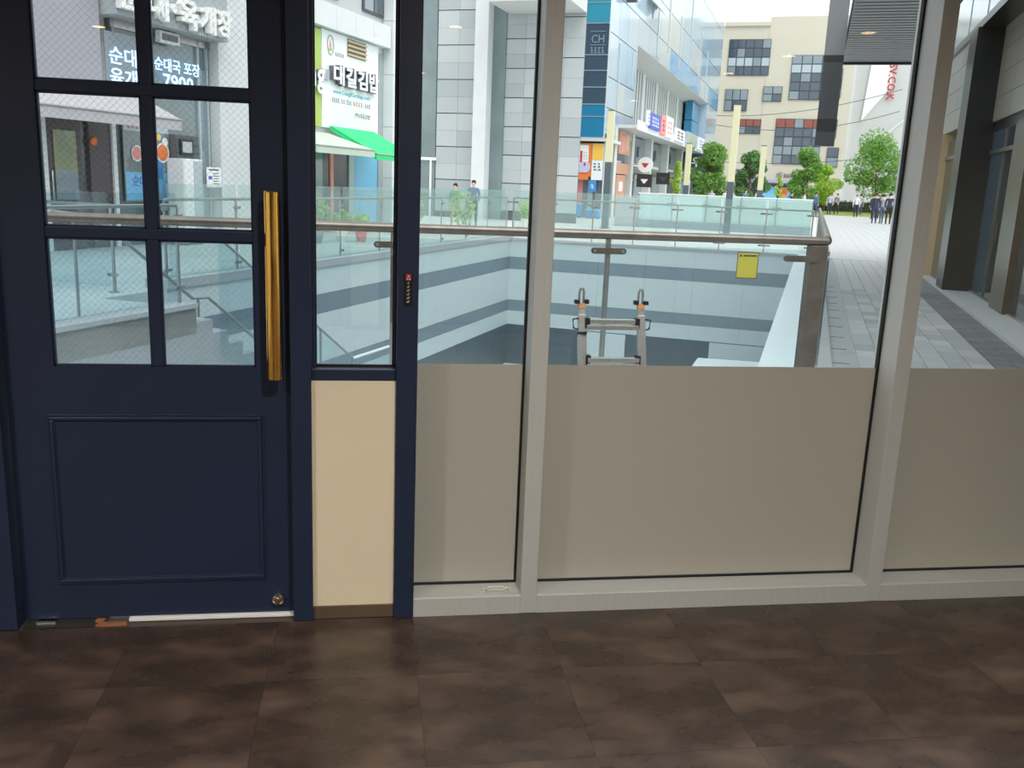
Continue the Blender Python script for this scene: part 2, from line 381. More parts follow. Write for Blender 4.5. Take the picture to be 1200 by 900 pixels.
# ================================================================== THE ROOM
XL, XR, YB, HC = -4.2, 6.6, -14.5, 3.0
flr = MB().box(XL, XR, YB, .17, -.14, -.003).build('floor', M['floor_base'], fr='i'); tag(flr, 'brown mottled stone-effect tile floor of the shop', 'floor', kind='structure')
TS = .4585; gx0 = -.765-TS*4; gy0 = -.382
for i in range(0, 14):
    for j in range(-1, 7):
        x0 = gx0+i*TS; y1 = gy0+TS-(j+1)*TS if j >= 0 else gy0+TS
        y0 = gy0-(j+1)*TS
        if y0 > 0: continue
        y1 = min(y0+TS, -.002)
        # every second row of the pattern starts on the same joint, as in the photo
        g = .0004
        tile(flr, 'floor_tile', FLM[(i*5+j*3+i*j) % 6], x0+g, x0+TS-g, y0+g, y1-g, -.003, 0)
far = MB().box(XL, gx0, YB, 0, -.003, -.0002).box(gx0+14*TS, XR, YB, 0, -.003, -.0002).box(gx0, gx0+14*TS, YB, gy0-7*TS, -.003, -.0002).build('floor_field', FLM[0], flr); far['kind'] = 'stuff'
tag(MB().box(XL, XR, YB, .2, HC, HC+.1).build('ceiling', M['ceiling'], fr='i'), 'plain off-white ceiling with round downlights', 'ceiling', kind='structure')
tag(MB().box(XL-.15, XL, YB, .2, -.1, HC).build('wall_left', M['plaster'], fr='i'), 'plain plaster side wall left of the camera', 'wall', kind='structure')
tag(MB().box(XR, XR+.15, YB, .2, -.1, HC).build('wall_right', M['plaster'], fr='i'), 'plain plaster side wall right of the camera', 'wall', kind='structure')
tag(MB().box(XL, XR, YB-.15, YB, -.1, HC).build('wall_back', M['plaster'], fr='i'), 'plain plaster rear wall behind the camera', 'wall', kind='structure')
HT = 2.42
tag(MB().box(XL, XR, .0, .16, HT, HC).build('wall_header', M['plaster'], fr='i'), 'plaster band above the shop front', 'wall', kind='structure')
tag(MB().box(XL, -1.86, .02, .16, 0, HT).build('wall_front_left', M['navy'], fr='i'), 'navy boarding left of the glazed door', 'wall', kind='structure')
tag(MB().box(3.255, XR, .02, .16, 0, HT).build('wall_front_right', M['plaster'], fr='i'), 'plaster wall right of the last window', 'wall', kind='structure')

# ---- navy posts
def post(name, x0, x1, y0, y1, label):
    return tag(MB().box(x0, x1, y0, y1, 0, HT).build(name, M['navy'], fr='i', bevel=.003), label, 'post', kind='structure')
post('trim_1', -1.86, -1.137, 0, .11, 'wide navy post left of the glazed door')
post('trim_2', -.252, -.187, -.004, .11, 'navy post between door and narrow side window')
post('trim_3', .087, .156, -.004, .12, 'navy post right of the narrow side window carrying the black sticker')
tag(MB().box(-1.137, -.252, .01, .11, 2.2, HT).build('trim_4', M['navy'], fr='i'), 'navy head over the door', 'post', kind='structure')

# ---- door
d = thing('door_1', (-.69, .07, .012), 'navy panelled door with wired glass panes and long brass handle', 'door', fr='i', kind='structure')
DY0, DY1 = .05, .092
GX = (-.986, -.688, -.654, -.366); RZ = [(.879, 1.283), (1.316, 1.713), (1.746, 2.09)]
MB().box(-1.131, GX[0], DY0, DY1, .014, 2.195).build('stile', M['navy'], d)
MB().box(GX[3], -.257, DY0, DY1, .014, 2.195).build('stile', M['navy'], d)
MB().box(GX[0], GX[3], DY0, DY1, 2.09, 2.195).build('top_rail', M['navy'], d)
MB().box(GX[0], GX[3], DY0, DY1, .014, .879).build('lower_panel', M['navy'], d)
MB().box(GX[1], GX[2], DY0+.004, DY1-.004, .879, 2.09).build('muntin', M['navy'], d, bevel=.003)
for z0, z1 in ((1.283, 1.316), (1.713, 1.746)):
    MB().box(GX[0], GX[3], DY0+.0025, DY1-.0025, z0, z1).build('muntin', M['navy'], d, bevel=.003)
for (z0, z1) in RZ:
    for (x0, x1) in ((GX[0], GX[1]), (GX[2], GX[3])):
        p = MB().box(x0, x1, .069, .074, z0, z1).build('pane', M['wired'], d)
        p['label'] = 'clear glass with diagonal wire mesh'
        wm = MB(); st_ = .0215; W = x1-x0; H = z1-z0; ww = .00024
        for sgn in (1, -1):
            c = -H if sgn > 0 else 0.
            c = math.floor((c)/st_)*st_
            end = W if sgn > 0 else W+H
            while c < end:
                # line x = c + sgn*z*... slope 1.1
                pts = []
                if sgn > 0: za, zb = max(0, -c), min(H, W-c); xa, xb = c+za, c+zb
                else: za, zb = max(0, c-W), min(H, c); xa, xb = c-za, c-zb
                if zb > za+.004:
                    A = Vector((x0+xa, .0715, z0+za)); B = Vector((x0+xb, .0715, z0+zb))
                    dn = (B-A).normalized(); nn = Vector((-dn.z, 0, dn.x))*ww
                    q = [A-nn, B-nn, B+nn, A+nn]
                    wm.add([tuple(v+Vector((0, -.0004, 0))) for v in q]+[tuple(v+Vector((0, .0004, 0))) for v in q], [(0, 1, 2, 3), (4, 5, 6, 7), (0, 1, 5, 4), (2, 3, 7, 6)])
                c += st_*1.0
        wo = wm.build('wire_mesh', M['wire'], p); wo['kind'] = 'stuff'
        # glazing bead round the pane
        bd = MB(); b_ = .006
        bd.box(x0, x0+b_, DY0+.008, .069, z0, z1).box(x1-b_, x1, DY0+.008, .069, z0, z1).box(x0, x1, DY0+.008, .069, z0, z0+b_).box(x0, x1, DY0+.008, .069, z1-b_, z1)
        bd.build('glazing_bead', M['navy'], p)
def frame_moulding(x0, x1, z0, z1, wd, y):
    t = MB()
    for (a0, a1, b0, b1) in ((x0, x1, z1-wd, z1), (x0, x1, z0, z0+wd), (x0, x0+wd, z0+wd, z1-wd), (x1-wd, x1, z0+wd, z1-wd)): t.box(a0, a1, y, DY0, b0, b1)
    return t
frame_moulding(-1.017, -.345, .137, .722, .006, DY0-.005).build('moulding', M['navy'], d, bevel=.0015)
frame_moulding(-1.010, -.352, .144, .715, .012, DY0-.009).build('moulding', M['navy'], d, bevel=.003)
frame_moulding(-.999, -.363, .155, .704, .005, DY0-.004).build('moulding', M['navy'], d, bevel=.0015)
# brass pull: long flat bar on two short stand-offs
h = MB(); hx0, hx1 = -.3235, -.2765
prof = []
for k in range(9):
    a = math.pi*k/8; prof.append((-.3+.0235*math.cos(a)*1., -.016-.012*math.sin(a)))
prof = [(-.2765, .004)]+prof+[(-.3235, .004)]
h.prism(prof, .852, 1.447)
hd = h.build('handle', M['gold'], d, smooth=True, bevel=.003); hd['label'] = 'long polished brass pull handle'
MB().box(-.31, -.29, .003, DY0, .9, .92).box(-.31, -.29, .003, DY0, 1.38, 1.40).build('handle_mount', M['gold'], hd)
lk = MB().lathe((-.307, DY0-.022, .066), [(.019, .022), (.021, .012), (.019, .002), (.012, 0), (.011, -.002)], 20, 'y').build('floor_lock', M['chrome'], d, smooth=True); lk['label'] = 'round chrome cylinder lock'
MB().lathe((-.307, DY0-.026, .066), [(.008, .002), (.008, -.001)], 12, 'y').box(-.3085, -.3055, DY0-.0285, DY0-.026, .061, .071).build('keyway', M['gold'], lk)
# threshold
tag(MB().box(-.8, -.254, .035, .1, 0, .012).build('trim_5', M['white'], fr='i', bevel=.002), 'thin white threshold strip under the door', 'threshold', kind='structure')
fh = thing('floor_hinge', (-.98, .03, 0), 'dark floor hinge plate with broken tile edge below the door corner', 'hinge', fr='i')
MB().box(-1.125, -.9, .005, .1, 0, .004).build('cover_plate', M['plate'], fh)
MB().box(-1.09, -1.03, .03, .07, .004, .010).build('pivot_arm', M['chrome'], fh)
cp = MB(); cp.prism([(-.9, .01), (-.885, .004), (-.82, .006), (-.8, .012), (-.805, .03), (-.83, .026), (-.88, .03)], 0, .006); cp.prism([(-.905, .03), (-.88, .03), (-.875, .09), (-.91, .09)], 0, .007)
cp.build('broken_edge', M['chip'], fh)

# ---- narrow side window
w1 = thing('window_1', (-.05, .06, .845), 'narrow side window in a navy frame beside the door', 'window', fr='i', kind='structure')
MB().box(-.187, .087, .012, .1, .845, .884).build('bottom_rail', M['navy'], w1, bevel=.003)
MB().box(-.187, .087, .012, .1, 2.2, HT).build('top_rail', M['navy'], w1)
MB().box(-.187, -.176, .03, .1, .884, 2.2).build('side_bead', M['navy'], w1); MB().box(.079, .087, .03, .1, .884, 2.2).build('side_bead', M['navy'], w1)
MB().box(-.176, .079, .06, .066, .884, 2.2).build('pane', M['glass'], w1)
g = MB().box(-.176, .079, .052, .06, .884, .892).box(-.176, -.171, .052, .06, .892, 2.2).box(.074, .079, .052, .06, .892, 2.2).build('gasket', M['black'], w1)
tag(MB().box(-.187, .087, .014, .1, .047, .845).build('wall_front', M['beige'], fr='i'), 'cream painted panel below the narrow side window', 'wall panel', kind='structure')
tag(MB().box(-.187, .087, .008, .1, 0, .047).build('baseboard_front', M['brown'], fr='i', bevel=.002), 'brown skirting below the cream panel', 'skirting', kind='structure')

# ---- aluminium windows
GY = .115
def mullion(name, x0, x1, label):
    o = tag(MB().box(x0, x1, 0, .15, 0, HT).build(name, M['alu'], fr='i', bevel=.002), label, 'mullion', kind='structure'); return o
mullion('trim_6', .535, .594, 'silver aluminium mullion nearest the navy post')
mullion('trim_7', 1.865, 1.924, 'silver aluminium mullion right of the widest window')
mullion('trim_8', 3.195, 3.255, 'silver aluminium mullion at the far right end')
for n, (x0, x1, lab) in enumerate(((.156, .535, 'narrow window right of the navy post with frosted lower film'), (.594, 1.865, 'widest window looking onto the sunken court with frosted lower film'), (1.924, 3.195, 'rightmost window looking along the neighbouring shop front'))):
    wn = thing('window_%d' % (n+2), ((x0+x1)/2, GY, 0), lab, 'window', fr='i', kind='structure')
    sl = MB(); sl.ext([(x0, 0, 0), (x0, 0, .066), (x0, .006, .069), (x0, .15, .069), (x0, .15, 0)], (x1-x0, 0, 0)); sl.build('sill', M['alu'], wn)
    MB().box(x0, x1, GY, GY+.008, .075, HT-.05).build('pane', M['glass'], wn)
    fm = MB().box(x0+.004, x1-.006, GY-.002, GY-.0004, .079, .884).build('film', M['film'], wn); fm['label'] = 'frosted beige film on the lower glass'
    MB().box(x0, x1, GY-.006, GY+.008, .069, .077).build('gasket', M['black'], wn)
    MB().box(x1-.008, x1, GY-.01, GY+.008, .077, HT-.05).build('gasket', M['black'], wn)
    MB().box(x0, x0+.004, GY-.006, GY+.008, .077, HT-.05).build('gasket', M['black'], wn)
    MB().box(x0, x1, 0, .15, HT-.05, HT).build('head', M['alu'], wn)

# ---- sticker on the navy post
sk = thing('alarm_sticker', (.121, -.0045, 1.1), 'black vertical sticker with red emblem on the navy post', 'sticker', fr='i')
MB().box(.107, .137, -.0055, -.004, 1.098, 1.206).build('backing', M['sticker'], sk)
MB().box(.1145, .1305, -.0063, -.0055, 1.184, 1.202).build('emblem', M['red'], sk)
e = MB().box(.116, .121, -.0068, -.0063, 1.182, 1.188).box(.124, .129, -.0068, -.0063, 1.182, 1.188).box(.1205, .1245, -.0068, -.0063, 1.192, 1.197).build('emblem_mark', M['grey_print'], sk)
zz = 1.170
for k, wd in enumerate((.007, .009, .011, .010, .012, .013)):
    t = MB(); z = zz-k*.0122; t.ext([(.122-wd/2, -.0062, z), (.122+wd/2, -.0062, z+.005), (.122+wd/2, -.0062, z+.0075), (.122-wd/2+.002, -.0062, z+.0035)], (0, .0007, 0)); t.box(.121, .1235, -.0062, -.0055, z-.0015, z+.006); t.build('print_mark', M['grey_print'], sk)

# ---- tangle of string on the sill
sg = MB()
pts = [(.392, .035, .074), (.398, .03, .0715), (.41, .034, .0715), (.414, .046, .0715), (.405, .05, .074), (.42, .043, .08)]
sg.tube(pts, .0018, 6)
for k in range(7):
    cx = .428+k*.0085; sg.tube([(cx+.009*math.cos(a), .043+.004*math.sin(a*2), .079+.0075*math.sin(a)) for a in [i*math.pi/5+k for i in range(11)]], .0018, 6)
sg.tube([(.42, .043, .08), (.45, .047, .076), (.48, .041, .08), (.503, .046, .079)], .0022, 6)
sg.tube([(.421, .05, .072), (.421, .043, .08), (.423, .043, .09)], .0022, 6)
sg.tube([(.503, .03, .0715), (.503, .046, .079), (.505, .06, .086), (.504, .062, .092)], .002, 6)
tag(sg.build('string_tangle', M['string'], fr='i', smooth=True), 'small tangle of off-white string lying on the window sill', 'string')

# ---- ceiling downlights
lamps = [(4.55, -5.13), (4.55, -6.8), (4.55, -8.54), (4.55, -12.87), (.83, -6.34), (.03, -7.6), (-2.94, -8.0), (.6, -2.2), (-2.4, -2.6), (-2.6, -5.0), (.7, -10.5)]
where = ['first of the right row', 'second of the right row', 'third of the right row', 'last of the right row', 'central', 'inner', 'far left', 'camera side', 'left front', 'left middle', 'rear']
for (x, y), wn_ in zip(lamps, where):
    dl = thing('downlight', (x, y, HC), 'round recessed ceiling downlight, the %s one' % wn_, 'downlight', fr='i', group='ceiling downlights')
    MB().lathe((x, y, HC-.012), [(.068, 0), (.085, .002), (.085, .012)], 24).build('trim_ring', M['lamp_ring'], dl, smooth=True)
    MB().lathe((x, y, HC-.014), [(.066, 0), (.066, .003)], 24).build('lens', M['lamp'], dl)
    L = bpy.data.lights.new('downlight_glow', 'SPOT'); L.energy = LAMP_W; L.color = (1, .95, .87); L.spot_size = math.radians(150); L.spot_blend = .8; L.shadow_soft_size = .07
    lo = bpy.data.objects.new('downlight_glow', L); COL.objects.link(lo); lo.parent = dl; lo.location = (0, 0, -.03)

# ================================================================== THE PLAZA AND THE SUNKEN COURT (s across, t along the street)
PL, PR, PT, PB = -6.45, 1.05, 21.0, -3.4       # court: left wall, right wall, far wall, floor
SX = -5.15                                      # outer side of the stair
A0 = WS(-9.5, .2); A1 = WS(6.6, .2)             # along the shop front
near = lambda x: WS(x, 3.05)
gm = MB()
# strip between shop front and court, then the ground round the court
gm.prism([WS(-14, .2), WS(14, .2), WS(14, 3.05), WS(-14, 3.05)], -.3, 0)
nx_ = (SX+3.05*math.sin(TH))/math.cos(TH); t_l = nx_*math.sin(TH)+3.05*math.cos(TH)
nr_ = (PR+3.05*math.sin(TH))/math.cos(TH); t_r = nr_*math.sin(TH)+3.05*math.cos(TH)
gm.prism([WS(-14, 3.05), (SX, t_l), (SX, 5.9), (PL, 5.9), (PL, 7.0), (-60, 7.0), (-60, -5)], -.3, 0)
gm.prism([(-60, 7.0), (PL, 7.0), (PL, PT), (-60, PT)], -.3, 0)
gm.prism([(-60, PT), (60, PT), (60, 200), (-60, 200)], -.3, 0)
gm.prism([(PR, t_r), WS(14, 3.05), (60, -2), (60, PT), (PR, PT)], -.3, -.03)
plz = tag(gm.build('plaza_ground', M['plaza'], base=(0, 10, 0)), 'pale stone paving of the plaza', 'paving', kind='structure')
# ---- court walls built of tiled courses
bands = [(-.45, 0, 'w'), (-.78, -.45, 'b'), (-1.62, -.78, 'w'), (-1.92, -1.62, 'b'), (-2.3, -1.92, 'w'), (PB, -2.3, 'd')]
def court_wall(name, axis, c0, a0, a1, inward, label):
    t = MB()
    if axis == 's': t.box(min(c0, c0-inward*.25), max(c0, c0-inward*.25), a0, a1, PB-.2, -.001)
    else: t.box(a0, a1, min(c0, c0-inward*.25), max(c0, c0-inward*.25), PB-.2, -.001)
    o = tag(t.build(name, M['joint']), label, 'wall', kind='structure')
    n = max(1, round((a1-a0)/1.25)); st_ = (a1-a0)/n; k = 0
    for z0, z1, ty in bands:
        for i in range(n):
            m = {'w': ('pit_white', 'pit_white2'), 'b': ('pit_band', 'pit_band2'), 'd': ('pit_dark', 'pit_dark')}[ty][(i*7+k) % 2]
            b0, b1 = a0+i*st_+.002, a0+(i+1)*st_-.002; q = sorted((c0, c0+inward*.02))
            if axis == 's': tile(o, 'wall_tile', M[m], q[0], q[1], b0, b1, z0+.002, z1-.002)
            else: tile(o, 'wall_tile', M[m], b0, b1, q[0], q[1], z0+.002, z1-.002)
            k += 1
    return o
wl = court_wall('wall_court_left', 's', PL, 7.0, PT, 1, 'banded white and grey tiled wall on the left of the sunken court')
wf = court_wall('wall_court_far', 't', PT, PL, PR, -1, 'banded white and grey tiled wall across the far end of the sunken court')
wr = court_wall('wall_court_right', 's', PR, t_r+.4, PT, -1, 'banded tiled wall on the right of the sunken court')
for (x0, x1) in ((-4.2, -3.1), (-.9, PR-.03)):
    tile(wf, 'wall_panel', M['pit_white'], x0, x1, PT-.06, PT-.02, PB, -2.32)
tag(MB().box(PL-.2, PR+.2, 2, PT+.2, PB-.2, PB).build('court_floor', M['plaza']), 'pale floor of the sunken court', 'floor', kind='structure')
lf = MB(); lf.ext([(-.95, 12.0, PB), (PR-.03, 12.0, PB), (PR-.03, 12.0, PB+1.15), (-.9, 12.0, PB+1.1)], (0, 6.5, 0))  # white block puts the lit patch of court floor into shape and colour
tag(lf.build('lit_floor_block', M['white']), 'low white block in place of the lit court floor against its right wall', 'floor block')
# stair side block: face towards the viewer, landing and steps going down along t
sb = MB()
y_l = [(t_l-.2, PB), (t_l-.2, 0), (5.9, 0)]
z = 0.; t = 5.9
while z > -2.2: z -= .17; y_l += [(t, z), (t+.29, z)]; t += .29
y_l += [(12.5, z), (12.5, PB)]
sb.ext([(SX, a, b) for a, b in y_l], (-.12, 0, 0))
ss = tag(sb.build('stair_wall', M['concrete']), 'pale concrete side wall of the stair down to the sunken court', 'stair wall', kind='structure')
z = 0.; t = 5.9; stp = thing('court_stair', (-5.8, 5.9, PB), 'stone stair going down into the sunken court on the left', 'stair', kind='structure')
while z > -2.2:
    z -= .17
    tile(stp, 'step', M['coping'], PL+.03, SX-.12, t, t+.32, z-.17, z); t += .29
MB().box(PL+.03, SX-.12, t, 12.5, z-.2, z).build('landing', M['coping'], stp)
# coping stones
def coping(name, axis, c0, c1, a0, a1, z0, z1, label, mname='coping'):
    o = thing(name, ((c0+c1)/2 if axis == 's' else (a0+a1)/2, (a0+a1)/2 if axis == 's' else (c0+c1)/2, z0), label, 'coping', kind='structure')
    n = max(1, round((a1-a0)/1.2)); st_ = (a1-a0)/n
    for i in range(n):
        if axis == 's': tile(o, 'coping_stone', M[mname], c0, c1, a0+i*st_+.002, a0+(i+1)*st_-.002, z0, z1)
        else: tile(o, 'coping_stone', M[mname], a0+i*st_+.002, a0+(i+1)*st_-.002, c0, c1, z0, z1)
    return o
coping('coping_left', 's', PL-.3, PL+.05, 7.0, PT, 0, .12, 'granite coping along the left edge of the sunken court')
coping('coping_far', 't', PT-.05, PT+.3, PL, PR, 0, .06, 'granite coping along the far edge of the sunken court')
coping('coping_right', 's', PR-.05, PR+.33, t_r+.35, PT, 0, .03, 'pale coping along the right edge of the sunken court', 'white')
coping('coping_stair', 's', SX-.3, SX+.03, t_l-.1, 5.9, 0, .05, 'granite coping beside the top of the stair')

# ---- street paving on the right
sp = thing('street_paving', (2.4, 8, 0), 'grey concrete pavers of the walkway in front of the neighbouring shops', 'paving', kind='structure')
cols = []; x = 1.86
while x < 3.0: cols.append((x, .2)); x += .2
MB().box(1.34, 8, 2.5, PT, -.035, -.012).build('bedding', M['concrete'], sp)
random.seed(3)
for i, (x0, wd) in enumerate(cols):
    t = 4.2-.2*(i % 2)
    while t < 13.4:
        tile(sp, 'paver', M[random.choice(('paver_a', 'paver_a', 'paver_b', 'paver_c'))], x0+.003, x0+wd-.003, t+.003, t+.397, -.012, 0); t += .4
t = 4.2
while t < 13.5:
    for x0 in (3.08, 3.29): tile(sp, 'paver', M[random.choice(('paver_dark', 'paver_dark2'))], x0+.002, x0+.207, t+.002, t+.128, -.012, 0)
    t += .13
ff = MB()
for i, (x0, wd) in enumerate(cols):
    t = 13.4 if i % 2 else 13.4; t = 4.2-.2*(i % 2)+.4*23
    t = 4.2-.2*(i % 2)
    while t < 13.4: t += .4
    while t < PT:
        ff.box(x0+.004, x0+wd-.004, t+.004, min(t+.396, PT), -.012, 0); t += .4
for i in range(18):
    x0 = 1.46+i*.3; t = PT+.02
    while t < 73: ff.box(x0+.006, x0+.294, t+.01, t+1.19, 0, .005); t += 1.2
fo = ff.build('paver_field', M['paver_c'], sp); fo['kind'] = 'stuff'
dk = MB().box(3.08, 3.5, 13.5, 22, -.012, 0).build('dark_paver_field', M['paver_dark2'], sp); dk['kind'] = 'stuff'
# kerb tiles and gravel drain
kb = thing('kerb_strip', (1.5, 8, 0), 'pale kerb tiles along the right balustrade', 'kerb', kind='structure')
t = 4.3
while t < PT-.3: tile(kb, 'kerb_tile', M['paver_c'], 1.4, 1.62, t+.003, t+.297, -.02, .015); t += .3
dn = thing('gravel_drain', (1.74, 8, -.03), 'gravel drain with cross bars between kerb and pavers', 'drain', kind='structure')
MB().box(1.62, 1.85, 4.2, PT, -.035, -.028).build('bed', M['gravel'], dn)
t = 4.5
while t < 14: tile(dn, 'cross_bar', M['pit_dark'], 1.63, 1.78, t, t+.02, -.028, -.008); t += .84
gv = MB(); random.seed(5)
for k in range(2600):
    s_, t_, r0 = random.uniform(1.635, 1.84), random.uniform(4.3, 12), random.uniform(.008, .018); a = random.random()*6
    P = [(s_+r0*math.cos(a+q*2.09), t_+r0*math.sin(a+q*2.09), -.028) for q in range(3)]+[(s_, t_, -.028+r0*1.3)]
    gv.add(P, [(0, 1, 3), (1, 2, 3), (2, 0, 3)])
go = gv.build('gravel', M['gravel'], dn, fix=False); go['kind'] = 'stuff'

# ================================================================== BALUSTRADES
def clip(t, p, U, wid, ht=.022, th=.012, off=0.):
    """stadium shaped spider clip centred on p along U"""
    U = Vector(U); N = Vector((-U.y, U.x, 0)); p = Vector(p)+N*off; pts = []
    for k in range(7):
        a = -math.pi/2+math.pi*k/6; pts.append(p+U*(wid/2-ht+ht*math.cos(a))+Vector((0, 0, ht*math.sin(a))))
    for k in range(7):
        a = math.pi/2+math.pi*k/6; pts.append(p+U*(-wid/2+ht+ht*math.cos(a))+Vector((0, 0, ht*math.sin(a))))
    t.ext([tuple(q) for q in pts], tuple(N*th))
def balustrade(name, p0, p1, n, label, fr='o', zt=1.16, rail_r=.03, glass_top=1.1, rail_m='steel', post_w=.035, clips=True, z0=0., clip_w=.2, glass='rail_glass', rail_off=0., sl=0.):
    p0, p1 = Vector((*p0, 0)), Vector((*p1, 0)); U = (p1-p0).normalized(); Lg = (p1-p0).length; N = Vector((-U.y, U.x, 0))
    th = thing(name, ((p0.x+p1.x)/2, (p0.y+p1.y)/2, z0), label, 'railing', fr=fr)
    zz = lambda a: sl*a      # slope
    MB().tube([tuple(p0+N*rail_off+Vector((0, 0, z0+zt))), tuple(p1+N*rail_off+Vector((0, 0, z0+zt+zz(Lg))))], rail_r, 14).build('top_rail', M[rail_m], th, smooth=True)
    for i in range(n+1):
        a = Lg*i/n; p = p0+U*a
        t = MB(); w_ = post_w/2
        t.add([tuple(p+U*x_+N*y_+Vector((0, 0, z_))) for z_ in (z0+zz(a), z0+zz(a)+zt-rail_r) for x_, y_ in ((-w_, -.012), (w_, -.012), (w_, .012), (-w_, .012))], [(0, 3, 2, 1), (4, 5, 6, 7), (0, 1, 5, 4), (1, 2, 6, 5), (2, 3, 7, 6), (3, 0, 4, 7)])
        t.add([tuple(p+U*x_+N*y_+Vector((0, 0, z_))) for z_ in (z0+zz(a), z0+zz(a)+.014) for x_, y_ in ((-w_*2.2, -.05), (w_*2.2, -.05), (w_*2.2, .05), (-w_*2.2, .05))], [(0, 3, 2, 1), (4, 5, 6, 7), (0, 1, 5, 4), (1, 2, 6, 5), (2, 3, 7, 6), (3, 0, 4, 7)])
        po = t.build('post', M['steel'], th)
        if clips:
            for zc in (zt-.12, .22):
                c = MB(); clip(c, p+Vector((0, 0, z0+zz(a)+zc)), U, clip_w, .02, .014, -.03); c.build('glass_clip', M['steel'], po)
    for i in range(n):
        a0, a1 = Lg*i/n+.03, Lg*(i+1)/n-.03; q0, q1 = p0+U*a0, p0+U*a1
        t = MB(); t.ext([tuple(q0-N*.03+Vector((0, 0, z0+.08+zz(a0)))), tuple(q1-N*.03+Vector((0, 0, z0+.08+zz(a1)))), tuple(q1-N*.03+Vector((0, 0, z0+glass_top+zz(a1)))), tuple(q0-N*.03+Vector((0, 0, z0+glass_top+zz(a0))))], tuple(N*.012))
        t.build('glass_panel', M[glass], th)
    return th
# the near one, parallel to the shop front
nb = thing('near_balustrade', (0, 3.2, 0), 'steel and glass balustrade nearest the windows, with thick weathered tube rail', 'railing', fr='i')
MB().tube([(-6, 3.2, 1.18), (3.2, 3.2, 1.18), (3.235, 3.2, 1.18)], .032, 18).build('top_rail', M['steel_dark'], nb, smooth=True)
NX = [-5.82, -4.33, -2.84, -1.345, .148, 1.623]
for x in NX:
    pw = .0175 if x > 1 else .014
    po = MB().box(x-pw, x+pw, 3.19, 3.215, 0, 1.15).build('post', M['steel'], nb, bevel=.002)
    if abs(x-.148) < .01: MB().box(x-.01, x+.05, 3.165, 3.19, .55, 1.0).build('mount_plate', M['steel_dark'], po)
    for zc in (1.07, .22):
        c = MB(); clip(c, (x, 3.17, zc), (1, 0, 0), .25, .021, .012); cc = c.build('glass_clip', M['steel_dark'], po)
        for sx_ in (-.1, .1): MB().lathe((x+sx_, 3.165, zc), [(.012, 0), (.012, .008)], 12, 'y').build('clip_bolt', M['steel'], po)
ep = MB().box(3.10, 3.225, 3.16, 3.24, 0, 1.15).build('end_post', M['steel_dark'], nb, bevel=.003)
c = MB(); clip(c, (3.03, 3.15, 1.055), (1, 0, 0), .27, .022, .012); c.build('glass_clip', M['steel_dark'], ep)
for a, b in zip(NX, NX[1:]+[3.08]):
    MB().box(a+.012, b-.012, 3.175, 3.187, .08, 1.115).build('glass_panel', M['rail_glass'], nb)
# yellow notice stuck on its glass
yn = thing('yellow_notice', (2.636, 3.17, .9), 'small yellow notice stuck on the near balustrade glass', 'notice', fr='i')
MB().box(2.556, 2.714, 3.1715, 3.175, .905, 1.092).build('sheet', M['yellow_note'], yn)
t = MB()
for a0, a1, b0, b1 in ((2.556, 2.714, 1.086, 1.092), (2.556, 2.714, .905, .911), (2.556, 2.561, .911, 1.086), (2.709, 2.714, .911, 1.086)): t.box(a0, a1, 3.1705, 3.1715, b0, b1)
t.build('dark_border', M['dark_print'], yn)
t = MB().box(2.60, 2.70, 3.1705, 3.1715, 1.06, 1.072).box(2.572, 2.588, 3.1705, 3.1715, 1.058, 1.074)
t.build('heading_print', M['dark_print'], yn)
# the one that runs away along the walkway, dark vertical slats on its outer side
E_s, E_t = WS(3.2, 3.2)
rb = balustrade('side_balustrade', (E_s+.03, E_t+.12), (E_s+.03, PT-.02), 11, 'steel balustrade running away along the walkway beside the court', zt=1.18, rail_r=.034, rail_m='steel_dark', post_w=.05)
sk_ = MB().box(E_s-.06, E_s-.02, E_t+.3, PT, .03, .1).build('bolt_strip', M['white'], rb)
balustrade('far_balustrade', (PL+.02, PT+.17), (E_s-.1, PT+.17), 7, 'glass balustrade across the far end of the court', zt=1.12, rail_r=.022, glass_top=1.32, clip_w=.3, glass='far_glass')
balustrade('left_balustrade', (PL-.12, 7.2), (PL-.12, PT+.05), 9, 'glass balustrade along the left edge of the court', zt=1.12, rail_r=.022, glass_top=1.32, clip_w=.16, glass='far_glass')
balustrade('stair_head_balustrade', (SX-.14, t_l+.35), (SX-.14, 5.8), 2, 'short glass balustrade beside the top of the stair', zt=1.12, rail_r=.02, glass_top=1.25, clip_w=.16)
balustrade('landing_balustrade', (-11.0, 6.4), (PL-.25, 6.4), 4, 'glass balustrade on the far side of the stair landing', zt=1.05, rail_r=.02, glass_top=1.2, clip_w=.16)
# stair handrails
sr = thing('stair_handrail', (SX-.2, 5.9, -.2), 'bent steel tube handrail going down the stair', 'handrail')
MB().tube([(SX-.5, 4.4, 1.06), (SX-.5, 5.0, 1.0), (SX-.5, 6.5, .0), (SX-.5, 6.8, -.02), (SX-.5, 8.4, -1.1)], .021, 10).build('tube', M['steel'], sr, smooth=True)
for tt, za, zb in ((4.7, 0, 1.03), (6.6, -.8, 0)): MB().tube([(SX-.5, tt, za-.3), (SX-.5, tt, zb)], .016, 8).build('upright', M['steel'], sr, smooth=True)
sg_ = thing('stair_glass_guard', (SX, 8, -2.2), 'sloping glass guard with white rail at the foot of the stair', 'railing')
t = MB(); t.ext([(SX+.02, 6.3, -.6), (SX+.02, 9.55, -2.3), (SX+.02, 9.55, -1.22), (SX+.02, 6.3, .75)], (.014, 0, 0)); t.build('glass_panel', M['rail_glass'], sg_)
t = MB(); t.ext([(SX+.02, 9.58, -2.3), (SX+.02, 11.2, -2.3), (SX+.02, 11.2, -1.24), (SX+.02, 9.58, -1.24)], (.014, 0, 0)); t.build('glass_panel', M['rail_glass'], sg_)
